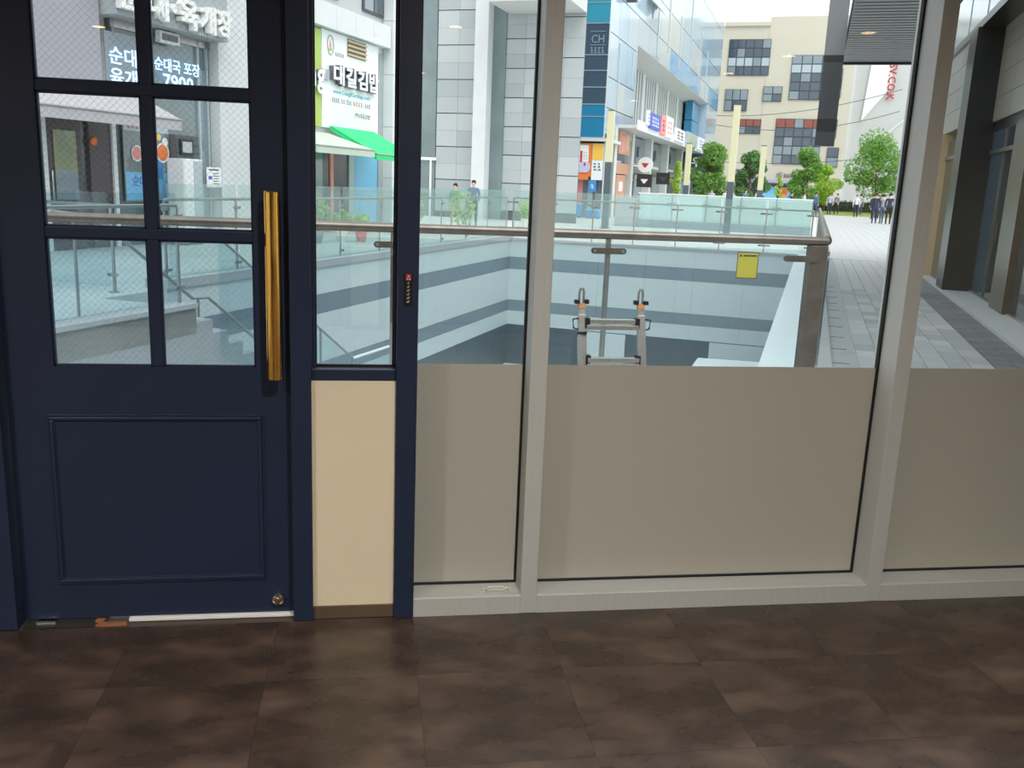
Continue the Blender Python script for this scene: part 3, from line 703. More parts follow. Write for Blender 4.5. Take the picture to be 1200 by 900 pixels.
MB().tube([(SX+.03, 6.3, .77), (SX+.03, 9.55, -1.2)], .018, 8).build('rail', M['steel'], sg_, smooth=True)
MB().tube([(SX+.03, 9.55, -1.2), (SX+.03, 11.1, -1.22)], .024, 8).build('rail', M['white'], sg_, smooth=True)
for tt in (7.3, 8.6, 9.55, 11.1):
    zz = .77-(tt-6.3)*.606 if tt < 9.5 else -1.2
    MB().box(SX+.01, SX+.035, tt-.012, tt+.012, zz-1.05, zz).build('post', M['steel'], sg_)

# ================================================================== LADDER
ld = thing('ladder', (1.47, 2.62, 0), 'silver telescopic ladder leaning on the near balustrade', 'ladder', fr='i')
LZ = lambda z: 2.40+(z-.7)*.32   # lean
def lp(x, z, dy=0): return (x, LZ(z)+dy, z)
for sx_, xx, xo in ((0, 1.276, -1), (1, 1.648, 1)):
    lg = MB().bar(lp(xx+.0, 0), lp(xx, .735), .05, .03).build('stile', M['ladder'], ld, bevel=.004)
    MB().bar(lp(xx+xo*.012, 0, .03), lp(xx+xo*.012, .6, .03), .022, .022).build('inner_stile', M['ladder'], ld)
    tp = MB().bar(lp(xx, .735), lp(xx, .80), .034, .024).build('top_tube', M['ladder'], ld)
    MB().bar(lp(xx, .77), lp(xx, .80), .042, .032).build('orange_collar', M['ladder_orange'], tp)
    hk = MB(); x_ = xx-.003
    hk.tube([(x_-.014, LZ(.8), .80), (x_-.014, LZ(.8), .87), (x_-.006, LZ(.8), .895), (x_+.006, LZ(.8), .895), (x_+.014, LZ(.8), .87), (x_+.014, LZ(.8), .80)], .008, 8)
    hk.build('hook', M['steel'], ld, smooth=True)
    MB().box(xx-.03*xo-.012, xx-.03*xo+.012, LZ(.8)-.02, LZ(.8)+.02, .80, .825).build('black_catch', M['black'], tp)
    MB().box(xx+xo*.03-.014, xx+xo*.03+.014, LZ(.8)-.02, LZ(.8)+.02, .80, .822).build('black_catch', M['black'], tp)
    for zc, hz in ((.695, .05), (.475, .055)):
        MB().box(xx-xo*.03-.014, xx-xo*.03+.014, LZ(zc)-.032, LZ(zc)+.02, zc-hz/2-.01, zc+hz/2).build('rung_clamp', M['black'], lg)
    # side handle
    hh = MB().tube([(xx+xo*.022, LZ(.7)-.01, .715), (xx+xo*.058, LZ(.7)-.01, .71), (xx+xo*.052, LZ(.7)-.01, .655), (xx+xo*.02, LZ(.7)-.01, .648)], .006, 6).build('side_latch', M['black'], lg)
for zc, n in ((.7, 2), (.665, 1), (.475, 2), (.44, 1), (.25, 2), (.05, 2)):
    MB().bar((1.30, LZ(zc)-.016, zc), (1.625, LZ(zc)-.016, zc), .034, .030).build('rung', M['ladder'], ld, bevel=.004)
MB().bar((1.25, LZ(.63), .628), (1.30, LZ(.63)-.02, .632), .03, .014).build('foot_latch', M['black'], ld)

# ================================================================== LAMP POSTS
def lamp(s, t, zt, zm, label, w_=.2):
    o = thing('lamp_post', (s, t, 0), label, 'lamp post', group='square plaza lamp posts')
    MB().box(s-w_/2, s+w_/2, t-w_/2, t+w_/2, .02, zm).build('shaft', M['lamp_post'], o, bevel=.01)
    MB().box(s-w_/2-.06, s+w_/2+.06, t-w_/2-.06, t+w_/2+.06, 0, .02).build('base_plate', M['lamp_post'], o)
    dd = MB().box(s-w_/2, s+w_/2, t-w_/2, t+w_/2, zm, zt).build('diffuser', M['lamp_yel'], o, bevel=.01); dd['label'] = 'cream translucent upper half'
    MB().box(s-w_/2-.005, s+w_/2+.005, t-w_/2-.005, t+w_/2+.005, zt, zt+.03).build('cap', M['lamp_post'], o)
lamp(-5.97, 30.7, 4.17, 2.38, 'square plaza lamp post in front of the orange and yellow shop sign', .23)
lamp(-1.65, 31.6, 4.5, 1.85, 'square plaza lamp post standing tallest before the cream building', .23)
lamp(-3.95, 37, 3.4, 1.7, 'square plaza lamp post near the black hanging shop sign', .22)
lamp(-1.0, 38.5, 3.45, 1.62, 'square plaza lamp post nearest the walkway', .22)

# second glazed enclosure behind the court
en = thing('glazed_enclosure', (-2.6, 33.5, 0), 'pale teal frosted glass enclosure on a grey kerb beyond the court', 'enclosure')
MB().box(-6.2, 1.25, 33.6, 34.0, 0, .3).build('kerb', M['pit_band'], en)
for i in range(5):
    x0 = -5.3+i*1.31; MB().box(x0+.01, x0+1.29, 33.7, 33.73, .3, 1.3).build('frosted_panel', M['frost'], en)
    MB().box(x0-.02, x0+.02, 33.66, 33.7, .3, 1.2).build('post', M['steel'], en)
    c = MB(); clip(c, (x0, 33.64, .95), (1, 0, 0), .35, .03, .02); c.build('glass_clip', M['steel_dark'], en)
MB().box(-6.2, -5.35, 33.5, 34.2, 0, 1.12).build('end_block', M['concrete'], en)
MB().box(-5.35, 1.25, 33.68, 33.75, 1.3, 1.34).build('cap', M['white'], en)

# ================================================================== LEFT ROW OF SHOPS (facade along the street, facing +s)
FS = -11.3
T_, Z_ = (0, 1, 0), (0, 0, 1)      # lettering on a facade that faces +s reads along t
S_ = (1, 0, 0)                      # lettering on a facade that faces -t reads along s
# ---- restaurant
ra = thing('restaurant_building', (FS-2, 11, 0), 'pale building with the big white Korean letter sign at the far left', 'building')
MB().box(FS-4, FS, 2, 9.15, 0, 2.6).box(FS-4, FS, 2, 11.55, 2.6, 9).build('wall_left_bay', M['mauve_wall'], ra)
MB().box(FS-4, FS+.05, 14.98, 17.6, 0, 9).build('pier', M['white_wall'], ra)
MB().box(FS-4, FS-.25, 11.55, 14.98, 4.25, 9).build('upper_wall', M['grey_wall'], ra)
MB().box(FS-.28, FS-.2, 12.0, 14.98, 0, 4.25).build('shop_window', M['shop_glass'], ra)
MB().box(FS-.2, FS-.17, 14.58, 14.82, 0, 3.6).build('inner_curtain', M['win_mid'], ra)
for t in (12.05, 13.05, 14.55, 14.85): MB().box(FS-.2, FS-.15, t-.03, t+.03, 0, 4.2).build('window_post', M['win_lite'] if t > 14.5 else M['shop_glass'], ra)
MB().box(FS-.3, FS-.15, 12.0, 14.98, 4.05, 4.3).build('lintel', M['steel'], ra)
fb = MB().box(FS-.3, FS+.3, 11.65, 14.98, 4.2, 6.2).build('sign_fascia', M['stone_b'], ra)
# entrance with dark frame
MB().box(FS-.3, FS-.2, 9.15, 12.0, 0, 2.65).build('entrance_back', M['shop_dark'], ra)
MB().box(FS-.15, FS-.05, 9.95, 10.2, 0, 2.6).build('white_pilaster', M['white'], ra)
dr = MB().box(FS-.2, FS-.12, 10.22, 11.05, 0, 2.45).build('entrance_door', M['door_brown'], ra)
MB().box(FS-.12, FS-.1, 10.4, 10.92, .9, 2.1).build('door_glass', M['green_view'], dr); MB().box(FS-.1, FS-.095, 10.4, 10.92, .9, 1.42).build('door_glass', M['win_mid'], dr)
MB().box(FS-.12, FS-.08, 10.3, 10.33, .9, 1.4).build('door_pull', M['chrome'], dr)
MB().box(FS-.2, FS-.14, 11.28, 11.82, 0, 2.45).build('dark_panel', M['door_brown'], ra); MB().box(FS-.2, FS-.1, 11.84, 11.94, 0, 2.45).build('white_jamb', M['white'], ra)
wr_ = MB().lathe((FS-.14, 11.36, 1.95), [(.06, 0), (.08, .03), (.06, .06), (.03, .05)], 16, 'x').build('door_wreath', M['orange'], ra)
# grey awning
aw = thing('grey_awning', (FS+.6, 11.2, 2.2), 'grey fabric awning over the restaurant entrance', 'awning')
def awning(o, m, t0, t1, s0, s1, zt, zb, val, m2=None):
    t = MB(); t.ext([(s0, t0, zt), (s1, t0, zb), (s1, t0, zb-.03), (s0, t0, zt-.03)], (0, t1-t0, 0)); t.build('canopy', m, o)
    n = max(2, int((t1-t0)/.5)); st_ = (t1-t0)/n
    v = MB(); v.box(s1-.012, s1+.012, t0, t1, zb-val, zb-.005); v.build('valance', m2 or m, o)
    for tt in (t0, t1):
        c = MB(); c.ext([(s0, tt, zt), (s1, tt, zb), (s1, tt, zb-val), (s0, tt, zt-.1)], (0, .015, 0)); c.build('end_cheek', m2 or m, o)
    MB().tube([(s1+.012, t0, zb-.01), (s1+.012, t1, zb-.01)], .02, 8).build('front_bar', M['steel'], o)
awning(aw, M['awn_grey'], 8.85, 12.3, FS+.0, FS+1.1, 2.92, 2.42, .2)
# raised letters, LED price sign, posters
sl = thing('restaurant_letters', (FS+.35, 13.4, 4.4), 'thick white raised letters above the restaurant window', 'sign letters')
for ch, t0, wdt, z0, hh in (('순', 11.55, .6, 4.3, .5), ('대', 12.3, .6, 4.26, .56), ('·', 12.98, .17, 4.46, .17), ('육', 13.22, .6, 4.23, .56), ('개', 13.86, .52, 4.24, .54), ('장', 14.42, .5, 4.26, .54)):
    text('letter', ch, M['letter_white'], sl, (FS+.32, t0, z0), T_, Z_, width=wdt, height=hh, bold=.035, extrude=.14)
marks('small_print', 5, M['letter_white'], sl, (FS+.3, 14.0, 4.205), T_, Z_, .45, .05)
ls = thing('led_sign', (FS-.08, 13.2, 3.0), 'pale blue glowing price sign inside the restaurant window', 'led sign')
MB().box(FS-.1, FS-.09, 11.75, 13.02, 2.75, 3.95).build('dark_board', M['win_mid'], ls)
for body, t0, z0, wdt, hh in (('순대국', 11.84, 3.38, 1.15, .32), ('육개장', 11.84, 3.0, 1.15, .32), ('순대국 포장', 13.08, 3.42, 1.42, .26), ('7900', 13.32, 3.08, .95, .3)):
    text('led_text', body, M['led'], ls, (FS-.085, t0, z0), T_, Z_, width=wdt, height=hh, bold=.012, extrude=.01)
lb = thing('white_light_box', (FS+.05, 13.3, 3.9), 'white rectangular vent frame under the restaurant letters', 'vent')
MB().box(FS-.1, FS+.02, 13.16, 13.75, 3.95, 4.17).build('frame', M['white'], lb); MB().box(FS+.02, FS+.03, 13.22, 13.69, 4.0, 4.12).build('louvre', M['shop_dark'], lb)
ps = thing('menu_poster', (FS-.1, 12.9, 1.0), 'poster with soup bowls and blue lettering on the restaurant window', 'poster')
MB().box(FS-.1, FS-.085, 12.1, 13.42, .85, 2.4).build('sheet', M['shop_glass'], ps)
MB().box(FS-.085, FS-.08, 12.12, 13.4, .88, 1.42).build('lower_panel', M['sky_blue'], ps)
MB().box(FS-.085, FS-.08, 12.12, 13.4, 2.2, 2.38).build('upper_panel', M['win_lite'], ps)
text('blue_print', '순대국', M['royal'], ps, (FS-.08, 12.3, 1.15), T_, Z_, height=.2, bold=.01)
marks('red_print', 6, M['red'], ps, (FS-.08, 12.2, 2.25), T_, Z_, .7, .08)
for (a, b, r0, m) in ((12.45, 1.78, .16, 'pink'), (13.2, 1.82, .2, 'orange'), (12.65, 2.05, .08, 'white'), (13.28, 2.03, .09, 'white'), (13.1, 2.12, .07, 'yellow')):
    MB().lathe((FS-.082, a, b), [(r0*.6, 0), (r0, .012), (r0*.93, .012), (r0*.5, .005)], 18, 'x').build('printed_bowl', M['white'], ps); MB().lathe((FS-.07, a, b), [(r0*.8, 0), (r0*.78, .004)], 18, 'x').build('printed_soup', M[m], ps)
for a in (12.85, 13.12):
    hnd = MB(); hnd.ext([(FS-.08, a-.07, 1.3), (FS-.08, a+.07, 1.3), (FS-.08, a+.09, 1.6), (FS-.08, a+.03, 1.72), (FS-.08, a-.04, 1.7), (FS-.08, a-.09, 1.55)], (.006, 0, 0)); hnd.build('printed_sleeve', M['blue'] if a > 13 else M['white'], ps)
wc = thing('white_cabinet', (FS+.4, 13.26, 0), 'tall white cabinet standing against the restaurant window', 'cabinet')
MB().box(FS+.2, FS+.6, 12.97, 13.56, .05, 1.72).build('body', M['white'], wc, bevel=.015); MB().box(FS+.6, FS+.61, 12.99, 13.26, .1, 1.68).build('door', M['white'], wc); MB().box(FS+.6, FS+.61, 13.28, 13.54, .1, 1.68).build('door', M['win_lite'], wc)
MB().box(FS+.23, FS+.57, 13.0, 13.53, 0, .05).build('plinth', M['box_dark'], wc)
bx = thing('brick_bar', (FS+.1, 14.0, 0), 'dark brick pier with a small framed screen beside the poster', 'pier')
MB().box(FS-.1, FS+.05, 13.45, 14.2, 0, 2.2).build('core', M['joint'], bx)
for k in range(14):
    for q in range(3):
        tile(bx, 'brick', M['pit_dark'], FS+.05, FS+.065, 13.46+q*.247, 13.46+q*.247+.238, .02+k*.152, .02+k*.152+.14)
sc_ = MB().box(FS+.07, FS+.11, 13.55, 13.95, 1.8, 2.12).build('screen_frame', M['box_band'], bx); MB().box(FS+.11, FS+.115, 13.6, 13.9, 1.85, 2.07).build('screen', M['stone_c'], sc_)
nt_ = thing('notice_sheet', (FS-.05, 14.7, 1.1), 'white notice sheet on the window right of the white cabinet', 'notice')
MB().box(FS+.06, FS+.07, 14.42, 14.94, 1.15, 1.58).build('sheet', M['sign_white'], nt_); MB().box(FS+.07, FS+.074, 14.48, 14.6, 1.32, 1.39).build('print_block', M['royal'], nt_)
for k in range(5): MB().box(FS+.07, FS+.073, 14.64, 14.86-.03*(k % 3), 1.22+k*.055, 1.235+k*.055).build('print_line', M['dark_print'], nt_)
MB().box(FS+.07, FS+.073, 14.5, 14.84, 1.51, 1.54).build('print_line', M['dark_print'], nt_)

# ---- snack shop with the green awning
gb = thing('snack_shop_building', (FS-2, 21, 0), 'white clad building with the white sign board and green awning', 'building')
MB().box(FS-4, FS-.1, 17.6, 23.0, 0, 2.6).build('ground_wall', M['white_wall'], gb)
MB().box(FS-4, FS, 17.6, 23.0, 2.6, 5.82).build('sign_wall', M['white_wall'], gb)
for i in range(5): tile(gb, 'fascia_panel', M['white_wall'], FS, FS+.28, 17.6+i*1.08+.005, 17.6+(i+1)*1.08-.005, 5.22, 5.82)
MB().box(FS-4, FS, 17.6, 23.0, 5.82, 12).build('upper_wall', M['stone_c'], gb)
for (t0, t1) in ((19.0, 20.3), (21.7, 23.0)):
    wv = MB().box(FS, FS+.05, t0, t1, 6.05, 9).build('window', M['win_frame'], gb)
    MB().box(FS+.05, FS+.06, t0+.08, (t0+t1)/2-.05, 6.12, 8.9).build('pane', M['win_mid'], wv); MB().box(FS+.05, FS+.06, (t0+t1)/2+.05, t1-.08, 6.12, 8.9).build('pane', M['win_dark'], wv)
for k in range(8): tile(gb, 'corner_stone', M['white_wall'], FS-.5, FS+.34, 23.05, 24.6, k*1.5+.005, (k+1)*1.5-.005)
MB().box(FS-.35, FS+.03, 22.75, 23.05, 0, 5.05).build('downpipe_recess', M['stone_b'], gb)
# shop front
MB().box(FS-.1, FS-.05, 17.7, 22.8, 0, 2.5).build('shop_front', M['shop_dark'], gb)
for (t0, t1, m) in ((18.1, 18.35, 'white'), (18.35, 18.95, 'sky_blue'), (19.0, 19.5, 'shop_glass'), (19.95, 20.1, 'pink'), (21.3, 22.75, 'sky_blue'), (21.0, 21.35, 'win_lite')):
    MB().box(FS-.05, FS-.01, t0, t1, 0, 2.4).build('front_panel', M[m], gb)
sn = thing('snack_sign', (FS+.1, 20.8, 2.75), 'large white sign board with raised Korean letters above the green awning', 'sign')
MB().box(FS+.02, FS+.1, 19.3, 22.55, 2.75, 5.2).build('board', M['sign_white'], sn)
lv = MB().box(FS+.1, FS+.11, 20.67, 21.75, 4.7, 5.16).build('louvre_opening', M['shop_dark'], sn)
for k in range(4): MB().box(FS+.11, FS+.15, 20.67, 21.75, 4.72+k*.115, 4.77+k*.115).build('louvre_slat', M['cream_col'], lv)
for ch, t0 in (('대', 19.72), ('길', 20.4), ('김', 21.08), ('밥', 21.76)):
    text('letter', ch, M['sign_white'], sn, (FS+.22, t0, 3.88), T_, Z_, width=.58, height=.5, bold=.03, extrude=.004)
    text('letter_edge', ch, M['sign_grey'], sn, (FS+.1, t0-.04, 3.86), T_, Z_, width=.6, height=.53, bold=.04, extrude=.118)
text('web_print', 'www.DaegilGimbap.com', M['cyan_print'], sn, (FS+.1, 19.87, 3.62), T_, Z_, width=2.15, height=.15, bold=.02)
for k, (nm, n_, m, t0, wd) in enumerate((('dark_line', 4, 'dark_print', 19.82, .42), ('red_line', 2, 'red', 20.33, .22), ('dark_line', 3, 'dark_print', 20.62, .3), ('red_line', 4, 'red', 21.0, .6), ('dark_line', 3, 'dark_print', 21.7, .36))):
    marks(nm, n_, M[m], sn, (FS+.1, t0, 3.43), T_, Z_, wd, .11, seed=k)
text('company_print', '(주)대길김밥', M['dark_print'], sn, (FS+.1, 21.1, 3.1), T_, Z_, width=.95, height=.15, bold=.02)
em = MB().tube([(FS+.105, 19.75+.16*math.cos(a), 4.85+.24*math.sin(a)) for a in [q*math.pi/12 for q in range(25)]], .018, 6).build('emblem_ring', M['stone_b'], sn)
e1 = MB(); e1.ext([(FS+.1, 19.68, 4.8), (FS+.1, 19.82, 4.8), (FS+.1, 19.78, 4.92), (FS+.1, 19.75, 5.0), (FS+.1, 19.72, 4.92)], (.006, 0, 0)); e1.build('emblem_flame', M['pink'], em)
e2 = MB(); e2.ext([(FS+.1, 19.65, 4.7), (FS+.1, 19.85, 4.7), (FS+.1, 19.82, 4.79), (FS+.1, 19.68, 4.79)], (.006, 0, 0)); e2.build('emblem_base', M['sign_green'], em)
marks('small_print', 5, M['dark_print'], sn, (FS+.1, 20.0, 4.62), T_, Z_, .5, .09)
gs = thing('lime_sign', (FS+.1, 17.9, 2.75), 'lime green sign board left of the white sign board', 'sign')
MB().box(FS+.02, FS+.12, 17.62, 19.22, 2.75, 5.15).build('board', M['sign_green'], gs)
text('letter_edge', 'g', M['sign_grey'], gs, (FS+.12, 18.86, 3.55), T_, Z_, height=.62, bold=.03, extrude=.08); text('letter', 'g', M['sign_white'], gs, (FS+.2, 18.89, 3.55), T_, Z_, height=.62, bold=.02, extrude=.01)
text('letter_edge', 'n', M['sign_grey'], gs, (FS+.12, 18.42, 3.72), T_, Z_, height=.45, bold=.03, extrude=.08); text('letter', 'n', M['sign_white'], gs, (FS+.2, 18.44, 3.72), T_, Z_, height=.45, bold=.02, extrude=.01)
MB().box(FS+.1, FS+.16, 19.23, 19.6, 3.95, 4.2).build('grey_tab', M['stone_b'], gs)
ga = thing('green_awning', (FS+.8, 22, 2.1), 'bright green fabric awning under the white sign board', 'awning'); awning(ga, M['awn_green'], 19.65, 22.2, FS+.14, FS+1.5, 2.8, 2.12, .16)
pa = thing('pale_awning', (FS+.6, 19, 2.2), 'pale grey-green awning left of the green awning', 'awning'); awning(pa, M['awn_pale'], 16.6, 19.55, FS+.14, FS+1.5, 2.6, 2.2, .18)

# ---- grey stone block behind the strollers
SB = 33.5
sbk = thing('stone_block', (-11, SB+2, 0), 'grey stone clad building with a white column behind the strollers', 'building')
MB().box(-16.5, -7.83, SB+.02, SB+.2, 0, 16).build('core', M['joint'], sbk)
random.seed(11)
def stone_field(x0, x1, n, yy, z0, rows, hh):
    wd = (x1-x0)/n
    for r in range(rows):
        for i in range(n):
            g = .035 if r % 2 == 0 else .004
            tile(sbk, 'stone_panel', M[random.choice(('stone_a', 'stone_b', 'stone_c'))], x0+i*wd+.004, x0+(i+1)*wd-.004, yy-.05, yy, z0+r*hh+g, z0+(r+1)*hh-.002)
stone_field(-13.95, -12.1, 2, SB+.02, .2, 20, .665)
stone_field(-11.0, -9.4, 2, SB+.02, .35, 22, .56)
stone_field(-9.4, -7.8, 2, SB+.02, .35, 16, .75)
MB().box(-12.1, -11.55, SB-.7, SB, 0, 14).build('white_column', M['white_wall'], sbk)
MB().box(-11.55, -11.0, SB-.1, SB+.0, 0, 14).build('dark_recess', M['shop_glass'], sbk)
MB().box(-14.6, -13.98, SB-.05, SB+.02, 0, 14).build('glass_strip', M['shop_glass'], sbk)
MB().box(-14.62, -13.9, SB-.12, SB-.04, 2.3, 2.42).build('strip_transom', M['white'], sbk); MB().box(-14.18, -14.1, SB-.12, SB-.04, 0, 2.3).build('strip_frame', M['white'], sbk)
MB().box(-10.9, -7.78, SB-2.6, SB-.06, 8.0, 10).build('overhang', M['soffit'], sbk)

# ================================================================== BLUE GLASS BUILDING
BS = -8.6
bb = thing('blue_glass_building', (BS-3, 64, 0), 'tall pale blue glass building with a louvred recess along the street', 'building')
MB().box(BS-8, BS-2.25, 41.2, 90, 4.0, 26).build('core', M['fin_back'], bb)
# end face towards the viewer: blue panels
EF = 41.2
for z0, z1, m in ((3.8, 4.72, 'blue_deep'), (4.77, 5.28, 'blue_deep'), (5.33, 6.05, 'blue_dark'), (6.1, 6.8, 'blue_dark'), (6.85, 7.5, 'blue_dark'), (7.55, 8.9, 'blue_dark'), (8.95, 9.8, 'teal_top'), (9.85, 12, 'teal_top')):
    MB().box(BS-2.4, BS, EF-.08, EF, z0, z1).build('end_panel', M[m], bb)
for z in (3.75, 4.72, 5.28, 6.05, 6.8, 7.5, 8.9, 9.8): MB().box(BS-2.4, BS, EF-.1, EF, z, z+.05).build('end_mullion', M['mull'], bb)
el = thing('engraved_letters', (BS-.5, EF-.1, 7.5), 'faint pale letters on the dark blue end panels', 'sign letters')
text('letter', 'CH', M['mull'], el, (BS-.82, EF-.09, 8.05), S_, Z_, width=.6, height=.36, extrude=.01); marks('blurred_letters', 4, M['mull'], el, (BS-.86, EF-.08, 7.6), S_, Z_, .7, .26, .01)
MB().box(BS-.9, BS-.15, EF-.1, EF-.09, 7.95, 7.975).build('rule', M['mull'], el); MB().box(BS-.9, BS-.15, EF-.1, EF-.09, 8.55, 8.575).build('rule', M['mull'], el)
MB().box(BS-.9, BS, EF, EF+.3, 3.75, 12).build('corner_return', M['curtain3'], bb)
# curtain wall along the street, each bay panel its own piece
bays = [41.5, 43.3, 45.6, 48.2]
random.seed(2)
def cw(t0, t1, z0, z1, m): return tile(bb, 'curtain_panel', M[m], BS-.9, BS, t0+.02, t1-.02, z0+.02, z1-.02)
for a, b in zip(bays, bays[1:]):
    for z0, z1 in ((4.0, 5.2), (5.2, 6.6), (6.6, 8.6), (8.6, 10.4), (10.4, 12.4), (12.4, 16), (16, 20), (20, 26)):
        cw(a, b, z0, z1, random.choice(('curtain', 'curtain3', 'curtain', 'curtain2')))
bt = [48.2, 51.5, 55.2, 59.4, 64.2, 69.6, 75.5, 81.5]
for a, b in zip(bt, bt[1:]):
    for z0, z1 in ((9.0, 10.4), (10.4, 12.4), (12.4, 16), (16, 20), (20, 26)):
        m = random.choice(('curtain', 'curtain2', 'curtain3'))
        if z0 == 9.0 and 58 < a < 72: m = 'curtain_blue'
        cw(a, b, z0, z1, m)
for z0, z1 in ((5.2, 9.0), (9.0, 10.4), (10.4, 12.4), (12.4, 16), (16, 20), (20, 26)): cw(81.5, 90, z0, z1, 'curtain_blue' if z0 == 9.0 else 'curtain')
for k, (t0, z0, z1) in enumerate(((43.6, 5.3, 8.4), (47.0, 6.7, 8.5), (52, 11, 14), (54, 9.2, 12), (58, 10, 14), (63, 9.5, 13), (68, 10, 15), (74, 9.2, 14), (79, 9.2, 13))):
    MB().box(BS, BS+.05, t0, t0+.25, z0, z1).build('pale_fin', M['curtain3'], bb)
# recess with louvres
MB().box(BS-2.2, BS-1.5, 48.2, 81.5, 4.6, 9.0).build('louvre_back', M['fin_back'], bb)
MB().box(BS-2.2, BS, 48.1, 48.25, 4.6, 9.0).build('recess_cheek', M['soffit'], bb)
sf = MB(); sf.ext([(BS-1.5, 48.2, 8.66), (BS, 48.2, 9.0), (BS, 48.2, 9.06), (BS-1.5, 48.2, 9.06)], (0, 33.3, 0)); sf.build('recess_soffit', M['soffit'], bb)
for k in range(34):
    t0 = 48.6+k*.84
    if t0 > 76.5: break
    big = k % 6 == 5
    MB().box(BS-1.5, BS-(1.38 if big else 1.43), t0, t0+(.7 if big else .42), 4.6, 8.7).build('louvre_fin', M['fin'] if not big else M['soffit'], bb)
for z0, z1 in ((4.8, 7.2), (7.25, 8.7)): MB().box(BS-1.2, BS-.6, 76.6, 81.4, z0, z1).build('blue_bay', M['blue_deep'], bb)
MB().box(BS, BS+.5, 44.5, 44.9, 10.5, 10.8).build('open_vent', M['box_dark'], bb)
v1 = MB(); v1.ext([(BS, 49.9, 11.8), (BS+.6, 49.9, 11.3), (BS+.6, 49.9, 11.4), (BS, 49.9, 11.9)], (0, 3.6, 0)); v1.build('tilted_vent', M['white'], bb)
# canopy over the shops
cn = bb
MB().box(BS-1, BS+1.0, 44.2, 86, 4.45, 4.6).build('canopy_deck', M['soffit'], cn); MB().box(BS+1.0, BS+1.06, 44.2, 86, 4.38, 4.85).build('canopy_fascia', M['white'], cn)
MB().box(BS-2.4, BS+.25, 40.9, 44.2, 3.6, 3.75).build('corner_ledge', M['soffit'], cn)
CS = BS+1.07
def sign_board(name, t0, t1, z0, z1, m, label, body=None, tm='white', s=CS, th=.12):
    o = thing(name, (s, (t0+t1)/2, z0), label, 'sign'); MB().box(s, s+th, t0, t1, z0, z1).build('board', M[m], o)
    if body: marks('print', len(body), M[tm], o, (s+th, t0+.15*(t1-t0), z0+.2*(z1-z0)), T_, Z_, width=.7*(t1-t0), height=.6*(z1-z0), seed=int(t0))
    return o
sign_board('shop_sign', 46.2, 46.8, 4.75, 5.5, 'white', 'small white sign board at the left end of the canopy', '-', 'dark_print')
sign_board('shop_sign', 47.0, 50.2, 4.65, 5.45, 'royal', 'royal blue sign board on the canopy', '----', 'white')
sign_board('shop_sign', 50.6, 52.2, 4.55, 5.6, 'pink', 'pink sign board on the canopy beside the royal blue one', '-', 'red')
sign_board('shop_sign', 52.4, 55.0, 4.5, 5.7, 'white', 'white sign board with pink figure marks on the canopy', '--', 'pink')
sign_board('shop_sign', 56.2, 60.5, 4.5, 5.3, 'white', 'white sign board with dark mark in the middle of the canopy', '--', 'dark_print')
sign_board('shop_sign', 61.5, 67.0, 4.5, 5.4, 'win_lite', 'pale green sign board on the canopy', '---', 'sign_green')
sign_board('shop_sign', 68.0, 71.5, 4.5, 5.4, 'white', 'white sign board on the canopy near the third lamp post', '--', 'royal')
sign_board('shop_sign', 72.5, 84, 4.5, 5.4, 'stone_c', 'long grey sign board at the far end of the canopy', '-----', 'terracotta')
# little shops below: glass bays between columns
sh = bb
MB().box(BS-3, BS-.6, 44, 88, 0, 4.45).build('back_wall', M['fin_back'], sh)
xs = [44.0, 48.6, 54.6, 61.2, 68.0, 73.5, 79]
for t in xs: MB().box(BS-.6, BS+.05, t-.25, t+.35, 0, 4.45).build('column', M['soffit'], sh)
for k, (a, b) in enumerate(zip(xs, xs[1:])):
    MB().box(BS-.5, BS-.4, a+.35, b-.25, 2.6, 4.35).build('upper_window', M['win_mid'] if k % 2 else M['shop_glass'], sh)
    MB().box(BS-.5, BS-.3, a+.35, b-.25, 2.35, 2.6).build('transom', M['steel'], sh)
    for q in range(2):
        c0 = a+.5+q*(b-a-.6)/2; MB().box(BS-.5, BS-.4, c0, c0+(b-a-.8)/2, .05, 2.3).build('shop_window', M[('shop_glass', 'shop_dark', 'win_mid')[(k+q) % 3]], sh)
    for q in range(3): MB().box(BS-.39, BS-.34, a+.8+q*1.4, a+1.15+q*1.4, 3.3, 3.9).build('hanging_print', M['dark_print'], sh)
    MB().box(BS-.41, BS-.36, a+1.0, b-1.2, 2.75, 2.9).build('window_print', M['white'], sh)
bd = bb; MB().box(BS-.3, BS-.05, 44.5, 48.2, 2.2, 2.75).build('door_head_panel', M['terracotta'], bd); MB().box(BS-.3, BS-.1, 45.3, 47.6, 0, 2.15).build('door_leaf', M['terracotta'], bd)
MB().box(BS-.1, BS-.08, 46.0, 46.9, 1.3, 1.8).build('pasted_paper', M['white'], bd)
pz = thing('pink_poster', (BS+.1, 46, 3.2), 'faded pink poster panel high on the first small shop', 'poster'); MB().box(BS+.02, BS+.08, 44.6, 47.5, 3.2, 4.35).build('sheet', M['terracotta'], pz); MB().box(BS+.08, BS+.085, 45.2, 46.2, 3.3, 4.1).build('printed_figure', M['pink'], pz); MB().box(BS+.08, BS+.085, 46.3, 47.1, 3.4, 4.25).build('printed_figure', M['cream_col'], pz)
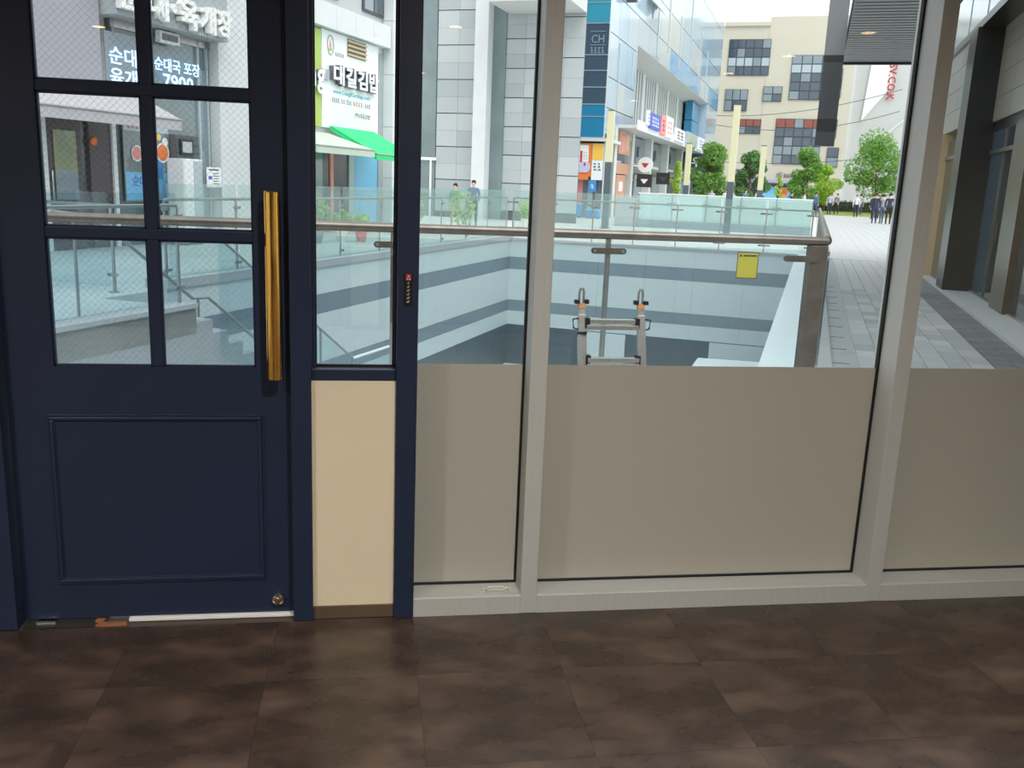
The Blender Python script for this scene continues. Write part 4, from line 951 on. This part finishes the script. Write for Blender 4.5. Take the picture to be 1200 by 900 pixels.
def blade(name, s, t, zc, r0, m, label, square=False, mark='red'):
    o = thing(name, (s, t, zc-r0), label, 'sign')
    if square: MB().box(s-r0, s+r0, t, t+.12, zc-r0*.85, zc+r0*.85).build('board', M[m], o)
    else: MB().lathe((s, t, zc), [(r0, 0), (r0, .12)], 24, 'y').build('disc', M[m], o)
    q = MB(); q.ext([(s-r0*.5, t-.01, zc+r0*.2), (s+r0*.5, t-.01, zc+r0*.2), (s+r0*.1, t-.01, zc-r0*.35), (s-r0*.1, t-.01, zc-r0*.35)], (0, .01, 0)); q.build('mark', M[mark], o)
    MB().box(s-r0-.25, s-r0, t+.04, t+.08, zc-.03, zc+.03).build('bracket', M['steel'], o)
blade('blade_sign', BS+.75, 48.7, 2.78, .42, 'white', 'round white blade sign with a dark red mark')
blade('blade_sign', BS+.75, 48.7, 1.92, .42, 'box_band', 'square black blade sign below the round white one', True, 'white')
blade('blade_sign', BS+.7, 55.5, 2.15, .42, 'box_band', 'square black blade sign farther along the shops', True, 'box_dark')
ws = thing('black_hanging_sign', (BS+1, 74, 3.2), 'black sign box with two white Korean letters under the canopy', 'sign')
MB().box(BS-.3, BS+2.05, 72, 72.6, 3.0, 4.35).build('box', M['blue_dark'], ws); text('letter', '우경', M['letter_white'], ws, (BS+.25, 71.98, 3.3), S_, Z_, width=1.55, height=.8, bold=.03, extrude=.03)
# orange / yellow corner shop below the end face
oc = thing('corner_shop', (BS-.5, EF+.5, 0), 'corner shop with orange and yellow sign panels', 'shop')
o0 = BS-1.15; yv = EF-.12
MB().box(o0-.3, BS+.1, EF+.3, EF+2.2, 0, 3.58).build('back_wall', M['fin_back'], oc)
MB().box(o0-.3, o0-.02, yv, EF+.3, 0, 3.58).build('column', M['soffit'], oc); MB().box(BS+.1, BS+.35, yv, EF+.3, 0, 3.58).build('column', M['soffit'], oc)
MB().box(o0, o0+.66, yv, yv+.1, 1.95, 3.5).build('sign_panel', M['orange'], oc); MB().box(o0+.06, o0+.5, yv-.02, yv, 2.15, 3.42).build('sign_panel', M['sign_white'], oc)
MB().box(o0+.68, BS+.08, yv, yv+.1, 1.8, 3.5).build('sign_panel', M['sign_white'], oc); MB().box(o0+.7, BS+.06, yv-.02, yv, 2.75, 3.48).build('sign_panel', M['yellow'], oc)
MB().box(o0-.02, o0+.55, yv-.04, yv-.02, 1.8, 2.05).build('orange_strip', M['orange'], oc)
MB().lathe((o0+.35, yv-.06, 2.4), [(.27, 0), (.27, .03)], 24, 'y').build('round_sticker', mat('lilac_print', (200, 198, 232), .5), oc)
MB().box(o0+.31, o0+.39, yv-.075, yv-.06, 2.45, 2.58).build('red_mark', M['red'], oc)
MB().box(o0+.1, o0+.2, yv-.03, yv-.02, 2.6, 3.15).build('red_stripe', M['red'], oc); marks('sign_print', 2, M['grey_print'], oc, (o0+.24, yv-.02, 2.75), S_, Z_, .22, .35); marks('sign_print', 2, M['dark_print'], oc, (o0+.75, yv, 2.25), S_, Z_, .42, .36, seed=4)
for k, m in enumerate(('pink', 'shop_glass', 'win_lite', 'shop_glass', 'win_mid')): MB().box(o0+k*.245, o0+.235+k*.245, EF+.15, EF+.25, 0, 1.8).build('window_bay', M[m], oc)
MB().box(o0+.6, o0+.95, yv, yv+.05, 1.25, 1.78).build('blue_panel', M['blue'], oc); marks('blue_print', 1, M['white'], oc, (o0+.68, yv, 1.4), S_, Z_, .2, .2)
for (s, hh, lab) in ((BS-1.0, .62, 'bright blue plastic stool box outside the corner shop'), (BS-.1, .38, 'smaller blue tub right of the stool box outside the corner shop')):
    o = thing('blue_box', (s, 40.3, 0), lab, 'box'); MB().box(s-.3, s+.3, 40.1, 40.6, .06, hh).build('body', M['blue'], o, bevel=.03); MB().box(s-.32, s+.32, 40.08, 40.62, hh, hh+.05).build('lid', M['sky_blue'], o)
    for a, b in ((-.25, 40.15), (.2, 40.15), (-.25, 40.5), (.2, 40.5)): MB().box(s+a, s+a+.06, b, b+.06, 0, .06).build('foot', M['royal'], o)

# ================================================================== CREAM BUILDING AT THE END OF THE STREET
ET = 100.
cb = thing('cream_building', (0, ET+4, 0), 'cream rendered building with square dark windows closing the street', 'building')
MB().box(-14, 3.6, ET, ET+8, 0, 18.4).build('wall', M['beige_wall'], cb)
MB().box(-5.0, 3.6, ET-.05, ET+8, 0, 19.3).build('raised_wall', M['beige_wall'], cb)
MB().box(-9.6, -5.0, ET-.2, ET+.2, 18.4, 18.8).build('parapet', M['beige_wall'], cb)
def grid_window(x0, x1, z0, z1, nx, nz, pal, yy=ET-.05):
    fr_ = MB().box(x0, x1, yy-.1, yy+.02, z0, z1).build('window', M['win_frame'], cb); w_ = (x1-x0)/nx; hh = (z1-z0)/nz
    for i in range(nx):
        for j in range(nz): MB().box(x0+i*w_+.05, x0+(i+1)*w_-.05, yy-.13, yy-.1, z0+j*hh+.05, z0+(j+1)*hh-.05).build('pane', M[pal[j % len(pal)] if (i*3+j) % 5 else 'win_mid'], fr_)
grid_window(-9.0, -4.75, 13.5, 17.1, 5, 4, ('win_dark', 'win_lite', 'win_dark', 'win_dark'), ET)
grid_window(-2.5, 1.5, 11.1, 15.5, 4, 5, ('win_dark', 'win_dark', 'win_dark', 'win_lite', 'win_mid'))
grid_window(-9.0, -6.65, 9.9, 12.1, 3, 2, ('win_dark', 'win_mid'), ET)
grid_window(-5.1, -3.2, 10.9, 12.4, 2, 2, ('win_dark', 'win_mid'), ET-.05)
grid_window(-7.35, -5.05, 7.6, 9.1, 3, 2, ('win_dark', 'win_red'), ET)
grid_window(-3.5, 1.15, 4.6, 9.2, 5, 5, ('win_dark', 'win_mid', 'win_dark', 'win_dark', 'win_red'))
grid_window(1.9, 3.05, 4.4, 6.4, 1, 2, ('win_mid', 'win_dark'))
grid_window(1.9, 2.6, 7.3, 9.2, 1, 2, ('win_mid', 'win_dark')); grid_window(2.0, 2.6, 11.3, 14.2, 1, 3, ('win_mid', 'win_dark'))
grid_window(-10.6, -10.2, 6.2, 8.0, 1, 2, ('win_dark',), ET); grid_window(-7.9, -5.2, 3.0, 3.9, 3, 1, ('win_dark',), ET)
# its ground-floor shop
MB().box(-5.4, 0, ET-.5, ET-.05, 0, 2.6).build('shop_front', M['shop_dark'], cb)
MB().box(-4.2, -1.0, ET-.55, ET-.5, .3, 2.2).build('shop_window', M['sky_blue'], cb)
MB().box(-5.6, .2, ET-1.0, ET-.05, 2.45, 2.62).build('canopy', M['dark_print'], cb); MB().box(-5.6, .2, ET-1.0, ET-.05, 2.62, 2.95).build('fascia', mat('lilac_fascia', (176, 172, 196), .6), cb)
MB().box(-2.6, -1.6, ET-.6, ET-.55, 1.3, 2.1).build('orange_sign', M['orange'], cb)
marks('sign_print', 4, M['red'], cb, (-2.5, ET-.6, 1.55), S_, Z_, .8, .3, .02)
text('round_letter', '(C', M['dark_print'], cb, (-2.9, ET-.15, 3.2), S_, Z_, width=.55, height=.5, bold=.01, extrude=.08); marks('shop_letters', 5, M['dark_print'], cb, (-2.2, ET-.1, 3.25), S_, Z_, 1.3, .35, .05)
gw = thing('grey_gable_building', (6, ET+6, 0), 'pale grey building with a sloping pale trim right of the cream one', 'building')
MB().box(3.7, 14, ET+2, ET+9, 0, 16.5).build('wall', M['grey_wall'], gw)
MB().box(3.6, 3.9, ET+1.6, ET+2, 0, 16.5).build('edge_pilaster', M['white_wall'], gw)
q = MB(); q.ext([(4.9, ET+1.8, 9.2), (7.4, ET+1.8, 12.6), (7.4, ET+1.8, 16.5), (5.4, ET+1.8, 16.5)], (0, .2, 0)); q.build('white_panel', M['sign_white'], gw)
q = MB(); q.ext([(4.0, ET+1.9, 4.6), (10, ET+1.9, 10.2), (10, ET+1.9, 10.4), (4.0, ET+1.9, 4.8)], (0, .1, 0)); q.build('sloping_trim', M['white_wall'], gw)  # thin strip sloping up across the wall, slightly paler than it
for k in range(3): MB().box(5.6, 9, ET+1.9, ET+2, 4.6+k*.7, 4.9+k*.7).build('window_band', M['win_lite'], gw)
text('red_letters', 'SV.CO.K', M['red'], gw, (7.05, ET+1.75, 14.9), (0, 0, -1), (1, 0, 0), width=3.6, height=.75, bold=.02, extrude=.05)
# overhead cables
for k, (z0, z1, sag, lab) in enumerate(((9.0, 11.6, .9, 'upper'), (8.4, 9.6, 1.3, 'middle'), (4.6, 5.6, .6, 'lower'))):
    pts = [(-11+i*1.9, ET-6, z0+(z1-z0)*i/10-sag*4*(i/10)*(1-i/10)) for i in range(11)]
    tag(MB().tube(pts, .03, 5).build('overhead_cable', M['dark_print']), '%s thin overhead cable sagging across the cream building' % lab, 'cable')

# ================================================================== TREES, LAWN
def leaves(mb, cx, cy, cz, rx, ry, rz, n, sz):
    for k in range(n):
        while True:
            x, y, z = (random.uniform(-1, 1) for _ in range(3))
            q = x*x+y*y+z*z
            if .25 < q < 1: break
        c = Vector((cx+x*rx, cy+y*ry, cz+z*rz)); a = Vector((random.gauss(0, 1), random.gauss(0, 1), random.gauss(0, .6))).normalized(); b = a.cross(Vector((random.gauss(0, 1), random.gauss(0, 1), random.gauss(0, 1)))).normalized()
        l = sz*random.uniform(.7, 1.3)
        mb.add([tuple(c-a*l), tuple(c+b*l*.5), tuple(c+a*l), tuple(c-b*l*.5)], [(0, 1, 2, 3)])
def tree(s, t, h, r, m, label, seed, low=.35, sz=.11, n=380, trunk=.12):
    random.seed(seed); o = thing('tree', (s, t, 0), label, 'tree', group='trees along the end of the street')
    tr = MB().tube([(s, t, 0), (s+.1, t, h*.25), (s-.05, t, h*.5), (s, t, h*.8)], trunk, 8, .03)
    clumps = []
    for k in range(16):
        a = random.random()*6.28; zc = h*(low+(1-low)*(k+.5)/16); wv = math.sin(math.pi*min(1, max(.12, ((zc/h)-low)/(1-low)*.85+.12)))
        rr = r*wv*random.uniform(.35, .75); c = (s+rr*math.cos(a), t+rr*math.sin(a), zc); clumps.append((c, r*random.uniform(.32, .5)))
        tr.tube([(s, t, zc*.7), c], .035, 5, .012)
    tr.build('trunk', M['bark'], o, smooth=True)
    lf_ = MB()
    for c, q in clumps: leaves(lf_, *c, q, q, q*.75, n, sz)
    lo = lf_.build('foliage', M[m], o, fix=False); lo['kind'] = 'stuff'
tree(-6.1, 66, 4.6, 1.8, 'leaf1', 'bushy mid green tree behind the third lamp post', 1, .2)
tree(-3.1, 63, 4.0, 1.3, 'leaf3', 'deep green tree between the lamp posts', 2, .2)
tree(-7.5, 77, 3.6, 1.2, 'leaf3', 'small dark tree beside the black hanging sign', 3, .2)
tree(-1.05, 60, 2.6, .35, 'leaf2', 'thin yellow-green sapling by the nearest lamp post', 4, .25, .06, 60, .04)
tree(.1, 82, 5.2, 1.75, 'leaf1', 'rounded fresh green tree left of the lawn', 5, .2)
tree(2.0, 85, 3.9, 1.5, 'leaf2', 'bright yellow-green tree beside the lawn', 6, .25)
tree(6.1, 84, 6.4, 3.1, 'leaf1', 'broad spreading tree on the lawn', 7, .33, .12, 460)
tree(11.0, 88, 5.6, 2.6, 'leaf3', 'green tree at the far right of the lawn', 8, .25)
tree(-7.3, 57.5, 3.2, .45, 'leaf2', 'slim potted tree against the small shops', 9, .4, .07, 80, .05)
lw = thing('lawn', (6, 84, 0), 'flat green lawn with a bare soil edge at the end of the walkway', 'lawn', kind='structure')
MB().box(1.0, 22, 76, 92, 0, .06).build('turf', M['grass'], lw); MB().box(1.0, 22, 74.6, 76, 0, .04).build('soil_edge', M['soil'], lw)
gr = MB(); random.seed(9)
for k in range(5000):
    x, y = random.uniform(1, 14), random.uniform(76, 88); h_ = random.uniform(.04, .12); gr.add([(x-.03, y, .05), (x+.03, y, .05), (x+random.uniform(-.03, .03), y, .06+h_)], [(0, 1, 2)])
gg = gr.build('grass_blades', M['grass'], lw, fix=False); gg['kind'] = 'stuff'
hg = MB(); random.seed(12)
for k in range(26): leaves(hg, 1.2+k*.62, 91.5, .65, .55, .4, .55, 110, .09)
tag(hg.box(1.0, 17, 91.3, 91.8, 0, 1.0).build('hedge', M['hedge'], fix=False), 'low dark hedge along the back of the lawn', 'hedge')

# ---- potted plants by the green awning, in front of the left shops
def potted(s, t, r, ph, fh, pm, lm, label, seed, sp=.3):
    random.seed(seed); o = thing('potted_plant', (s, t, 0), label, 'plant', group='potted plants by the shops')
    MB().lathe((s, t, 0), [(r*.7, 0), (r, ph*.9), (r*1.06, ph*.9), (r*1.06, ph), (r*.9, ph), (r*.9, ph*.95)], 18).build('pot', M[pm], o, smooth=True)
    st = MB()
    for k in range(5): a = k*1.3; st.tube([(s, t, ph*.9), (s+sp*.5*math.cos(a), t+sp*.5*math.sin(a), ph+fh*.6)], .012, 5, .006)
    st.build('stems', M['bark'], o)
    lf_ = MB(); leaves(lf_, s, t, ph+fh*.5, sp, sp, fh*.55, 260, .055); lo = lf_.build('foliage', M[lm], o, fix=False); lo['kind'] = 'stuff'
potted(-9.6, 15.0, .17, .3, .9, 'pot_grey', 'leaf3', 'tall bushy plant in a grey pot by the pale awning', 21, .3)
potted(-9.3, 15.7, .16, .28, .75, 'pot_grey', 'leaf1', 'leafy plant in a grey pot between the tall plant and white pot', 22, .32)
potted(-9.1, 16.5, .15, .27, .45, 'pot_white', 'leaf1', 'low plant in a white pot beside the red pot', 23, .25)
potted(-8.8, 16.9, .15, .3, .35, 'pot_red', 'leaf2', 'low plant in a red pot by the left balustrade', 24, .2)
potted(-9.0, 20.2, .14, .3, .8, 'pot_white', 'leaf1', 'plant in a white pot near the strollers', 25, .35)
potted(-8.2, 22.0, .14, .3, .9, 'pot_white', 'leaf2', 'yellow-green plant in a white pot in front of the strollers', 26, .4)
potted(-8.3, 28.2, .14, .3, .6, 'pot_white', 'leaf2', 'lone plant in a white pot before the stone building', 27, .18)

# ================================================================== NEIGHBOURING SHOP FRONT ON THE RIGHT (facade faces -s)
NS = 3.55
nbd = thing('neighbour_building', (NS+2, 14, 0), 'stone and glass shop front running along the walkway on the right', 'building')
MB().box(NS+.3, NS+5, 18.4, 21, 0, 4.2).build('stone_core', M['joint'], nbd)
MB().box(NS+.6, NS+5, 3.2, 18.4, 2.75, 4.2).build('lintel_core', M['joint'], nbd)
MB().box(NS+2.5, NS+2.6, 4.2, 18.4, 0, 2.75).build('inner_wall', M['stone_c'], nbd)
MB().box(NS-.02, NS+5, 3.2, 19, 4.2, 4.32).build('floor_edge', M['panel_dark'], nbd)
MB().box(NS+.3, NS+2.6, 3.2, 18.4, -.02, .02).build('shop_floor', M['stone_c'], nbd)
# glazed first floor
for i in range(7): 
    t0 = 6.2+i*1.9; tile(nbd, 'upper_glass', M['curtain'], NS+.0, NS+.06, t0+.012, t0+1.888, 4.34, 6.4); 
for i in range(8): MB().box(NS-.01, NS+.05, 6.2+i*1.9-.012, 6.2+i*1.9+.012, 4.32, 6.4).build('upper_mullion', M['mull'], nbd)
MB().box(NS+.1, NS+5, 3.2, 20, 4.3, 9).build('upper_body', M['win_mid'], nbd)
# stone courses between shop head and first floor
GS = 3.88
for r in range(4):
    z0 = 2.75+r*.3625
    for i in range(8):
        t0 = 3.3+i*1.35; tile(nbd, 'stone_panel', M['panel_stone'], GS, NS+.6, t0+.004, t0+1.346, z0+.004, z0+.3585)
    for i in range(3):
        t0 = 14.95+i*1.15; tile(nbd, 'stone_panel', M['panel_stone'], NS+.02, NS+.3, t0+.004, t0+1.146, z0+.004, z0+.3585)
MB().box(GS+.05, NS+.9, 3.2, 14.1, 2.6, 2.75).build('shop_head', M['panel_dark'], nbd)
MB().box(NS-.06, GS+.2, 14.1, 14.9, .04, 4.2).build('marble_pier', M['marble'], nbd)
MB().box(NS-.065, NS-.055, 14.1, 14.9, .04, 4.2).build('pier_cladding', M['marble'], nbd)
MB().box(NS-.05, NS+.4, 17.2, 18.3, 0, 2.75).build('cream_column', M['cream_col'], nbd)
MB().box(GS-.04, GS+.3, 10.9, 11.85, 0.04, 2.6).build('bronze_column', M['bronze'], nbd)
for (t0, t1, n, gs_) in ((14.9, 17.2, 2, NS+.1), (11.85, 14.1, 2, GS+.05), (4.4, 10.9, 5, GS+.05)):
    for i in range(n):
        a = t0+(t1-t0)*i/n; b = t0+(t1-t0)*(i+1)/n
        gp = MB().box(gs_, gs_+.015, a+.01, b-.01, .05, 2.6).build('shop_glass', M['blue_dark' if (i == n-1 and t1 == 14.1) else 'door_glass'], nbd)
        if i: MB().box(gs_-.02, gs_+.03, a-.012, a+.012, .05, 2.6).build('glass_post', M['steel_dark'], nbd)
    MB().box(gs_-.03, gs_+.05, t0, t1, .0, .06).build('bottom_rail', M['steel'], nbd); MB().box(gs_-.03, gs_+.05, t0, t1, 2.25, 2.31).build('door_head', M['steel_dark'], nbd)
MB().tube([(GS-.02, 12.2, .95), (GS-.02, 12.2, 1.2)], .02, 8).build('door_pull', M['box_band'], nbd)
# granite doorstep course
ds = thing('doorstep_course', (NS-.03, 10, 0), 'granite step stones at the foot of the neighbouring shop front', 'step', kind='structure')
t0 = 4.4
while t0 < 20: tile(ds, 'step_stone', M['coping'], NS-.08, NS+.42, t0+.003, t0+.897, -.02, .04); t0 += .9
# red drawing on the shop glass
rd = thing('red_window_graphic', (GS+.03, 8, .4), 'red line drawing stuck on the neighbouring shop glass', 'sticker')
for k in range(6):
    t_a = 7.2+k*.26; MB().tube([(GS+.03, t_a, .35), (GS+.03, t_a+.05, .7), (GS+.03, t_a+.16, .72), (GS+.03, t_a+.2, .36)], .008, 5).build('drawn_line', M['red'], rd)
MB().tube([(GS+.03, 7.1, .72), (GS+.03, 8.85, .72)], .008, 5).build('drawn_line', M['red'], rd)
# slatted canopy and the hanging box
ca = thing('slatted_canopy', (2.1, 15, 4.2), 'grey slatted canopy soffit hanging over the walkway', 'canopy')
MB().box(1.545, 2.98, 9.5, 18.3, 4.28, 4.5).build('deck', M['slat_gap'], ca)
MB().box(1.545, 2.98, 18.2, 18.3, 4.16, 4.5).build('edge_beam', M['box_band'], ca)
k = 0; t0 = 9.6
while t0 < 18.1: tile(ca, 'slat', M['slat'], 1.56, 2.97, t0, t0+.17, 4.2, 4.28); t0 += .24
hb = thing('hanging_box', (1.38, 15, 2.36), 'tall charcoal box hanging from the slatted canopy edge', 'hanging sign')
for z0, z1, m in ((2.36, 2.6, 'box_dark'), (2.6, 2.82, 'box_band'), (2.82, 3.76, 'box_dark'), (3.76, 3.88, 'box_band'), (3.88, 6.2, 'slat')):
    MB().box(1.2, 1.53, 14.8, 15.1, z0, z1).build('section', M[m], hb)

# ================================================================== PEOPLE
def person(s, t, ang, top, legs, label, h=1.7, arm=0., stride=.08, hair='hair', seed=0):
    k = h/1.7; V = []; E_ = []; R = []
    def v(x, y, z, r0, p=None, rx=None):
        V.append((x*k, y*k, z*k)); R.append((r0*k, (rx or r0)*k))
        if p is not None: E_.append((p, len(V)-1))
        return len(V)-1
    pel = v(0, 0, .95, .125, None, .1); waist = v(0, 0, 1.1, .12, pel, .095); ch = v(0, .0, 1.28, .145, waist, .105); up = v(0, .0, 1.40, .12, ch, .085)
    nk = v(0, .01, 1.48, .05, up); jaw = v(0, .03, 1.545, .06, nk, .066); hd_ = v(0, .02, 1.62, .078, jaw, .09); cr = v(0, .01, 1.68, .05, hd_)
    for sg in (-1, 1):
        hp = v(sg*.09, 0, .9, .095, pel); kn = v(sg*.1, sg*stride, .5, .065, hp); ak = v(sg*.1, sg*stride*1.2-.02, .1, .045, kn); ft = v(sg*.1, sg*stride*1.2+.03, .045, .042, ak); v(sg*.11, sg*stride*1.2+.13, .03, .032, ft)
        sh_ = v(sg*.185, 0, 1.39, .065, up); el_ = v(sg*.235, -.02+arm*.05, 1.12, .048, sh_); wr_ = v(sg*(.24-arm*.1), .04+arm*.2, .88+arm*.22, .033, el_); pm = v(sg*(.235-arm*.1), .06+arm*.25, .82+arm*.24, .032, wr_)
        for q in range(4): v(sg*(.235-arm*.1)+(q-1.5)*.004, .035+arm*.25+q*.019, .735+arm*.26+abs(q-1.5)*.008, .009, pm)
        v(sg*(.215-arm*.1), .11+arm*.25, .79+arm*.24, .010, pm)
    me = bpy.data.meshes.new('body'); me.from_pydata(V, E_, []); o = bpy.data.objects.new('body_src', me); COL.objects.link(o)
    sm = o.modifiers.new('skin', 'SKIN'); sm.use_smooth_shade = True
    for i, q in enumerate(R): me.skin_vertices[0].data[i].radius = q
    me.skin_vertices[0].data[0].use_root = True
    ss_ = o.modifiers.new('sub', 'SUBSURF'); ss_.levels = 1; ss_.render_levels = 1
    dg = bpy.context.evaluated_depsgraph_get(); m2 = bpy.data.meshes.new_from_object(o.evaluated_get(dg)); bpy.data.objects.remove(o); bpy.data.meshes.remove(me)
    m2.materials.clear()
    for q in (M['skin'], CL[top], CL[legs], M['shoe']): m2.materials.append(q)
    for p in m2.polygons:
        c = p.center/k; side = abs(c.x) > .185
        p.material_index = 0 if c.z > 1.46 else (3 if c.z < .09 else (1 if c.z > 1.0 or (side and c.z > .9+arm*.2) else (0 if side else 2))); p.use_smooth = True
    root = thing('person', (s, t, 0), label, 'person', group='people on the plaza')
    b = bpy.data.objects.new('body', m2); COL.objects.link(b); b.parent = root; b.rotation_euler = (0, 0, ang)
    def sub(name, mb, m):
        oo = mb.build(name, m, None, base=(0, 0, 0)); oo.location = (0, 0, 0); oo.rotation_euler = (0, 0, ang); oo.parent = root; return oo
    hm = MB(); n = 12
    prof = [(.084, 1.60), (.092, 1.64), (.088, 1.685), (.066, 1.72), (.03, 1.738)]
    hm.v = []; 
    for rr, z in prof:
        for j in range(n):
            a = 2*math.pi*j/n; front = max(0, math.sin(a)); hm.v.append((rr*math.cos(a)*.95*k, (rr*math.sin(a)*(1.12-.12*front)-.002)*k, (z+(.045*front if z < 1.65 else 0))*k))
    hm.f = [(i*n+j, i*n+(j+1) % n, (i+1)*n+(j+1) % n, (i+1)*n+j) for i in range(4) for j in range(n)]+[tuple(range(4*n, 5*n))]; hm.mi = [0]*len(hm.f)
    sub('hair', hm, M[hair])
    for ex in (-.03, .03): sub('eye', MB().lathe((ex*k, .098*k, 1.622*k), [(.009*k, 0), (.005*k, .006*k)], 8, 'y'), M['shoe'])
    nm = MB(); nm.ext([(-.012*k, .1*k, 1.575*k), (.012*k, .1*k, 1.575*k), (.0, .1*k, 1.615*k)], (0, .02*k, 0)); sub('nose', nm, M['skin'])
    sub('mouth', MB().box(-.02*k, .02*k, .088*k, .097*k, 1.548*k, 1.554*k), M['terracotta'])
    return root
PI = math.pi
person(-9.6, 26.5, PI+.2, 'blue', 'denim', 'person in a blue top standing before the white column behind the glass', 1.52, .3)
person(-9.66, 25, PI-.1, 'green', 'khaki', 'shorter person in a green top behind the glass, left of the blue one', 1.4, .4)
person(2.4, 76, PI, 'lilac', 'navy', 'person in a pale top at the rail corner, left of a pair', 1.66, .1)
person(2.95, 76.5, PI*.8, 'grey', 'black', 'person in a grey top at the rail corner, right of a pair', 1.68, .3)
person(4.25, 71.5, PI, 'white', 'black', 'person in a white shirt and black trousers standing on the lawn edge', 1.65)
person(4.75, 77, 0, 'grey', 'denim', 'person in a light grey top standing deeper on the lawn', 1.7)
person(5.25, 68, PI*.1, 'black', 'black', 'person dressed in black facing away at the lawn edge', 1.7, .2)
person(5.62, 69.5, PI, 'navy', 'navy', 'person in dark navy beside the one dressed in black', 1.68)
person(4.72, 56.2, 0, 'navy', 'navy', 'person in a navy suit, leftmost of the trio on the walkway', 1.74)
person(5.15, 56.8, .3, 'grey', 'denim', 'person in a grey top in the middle of the trio on the walkway', 1.7)
person(5.45, 55.6, -.1, 'navy', 'black', 'person in a navy jacket, rightmost of the trio on the walkway', 1.76, .1)
person(5.98, 58, 0, 'lilac', 'black', 'person in a pale lilac top partly behind the window mullion', 1.68)
for i, (s, t, tp, lab) in enumerate(((-5.3, 60, 'lilac', 'person in a lilac top far left under the trees'), (-4.4, 60.5, 'white', 'person in a white top under the trees behind the enclosure'), (-3.1, 60, 'blue', 'person in a blue top between the lamp posts'), (-2.4, 60.5, 'lilac', 'person in a lilac top nearest the thin sapling'), (-.35, 66, 'navy', 'person in navy before the burger sign'), (.5, 67, 'white', 'person in a white top right of the burger sign'), (1.3, 66, 'blue', 'person in blue at the end of the frosted enclosure'))):
    person(s, t, PI+i*.4, tp, ('denim', 'navy', 'black')[i % 3], lab, 1.62+.03*(i % 4), .1)
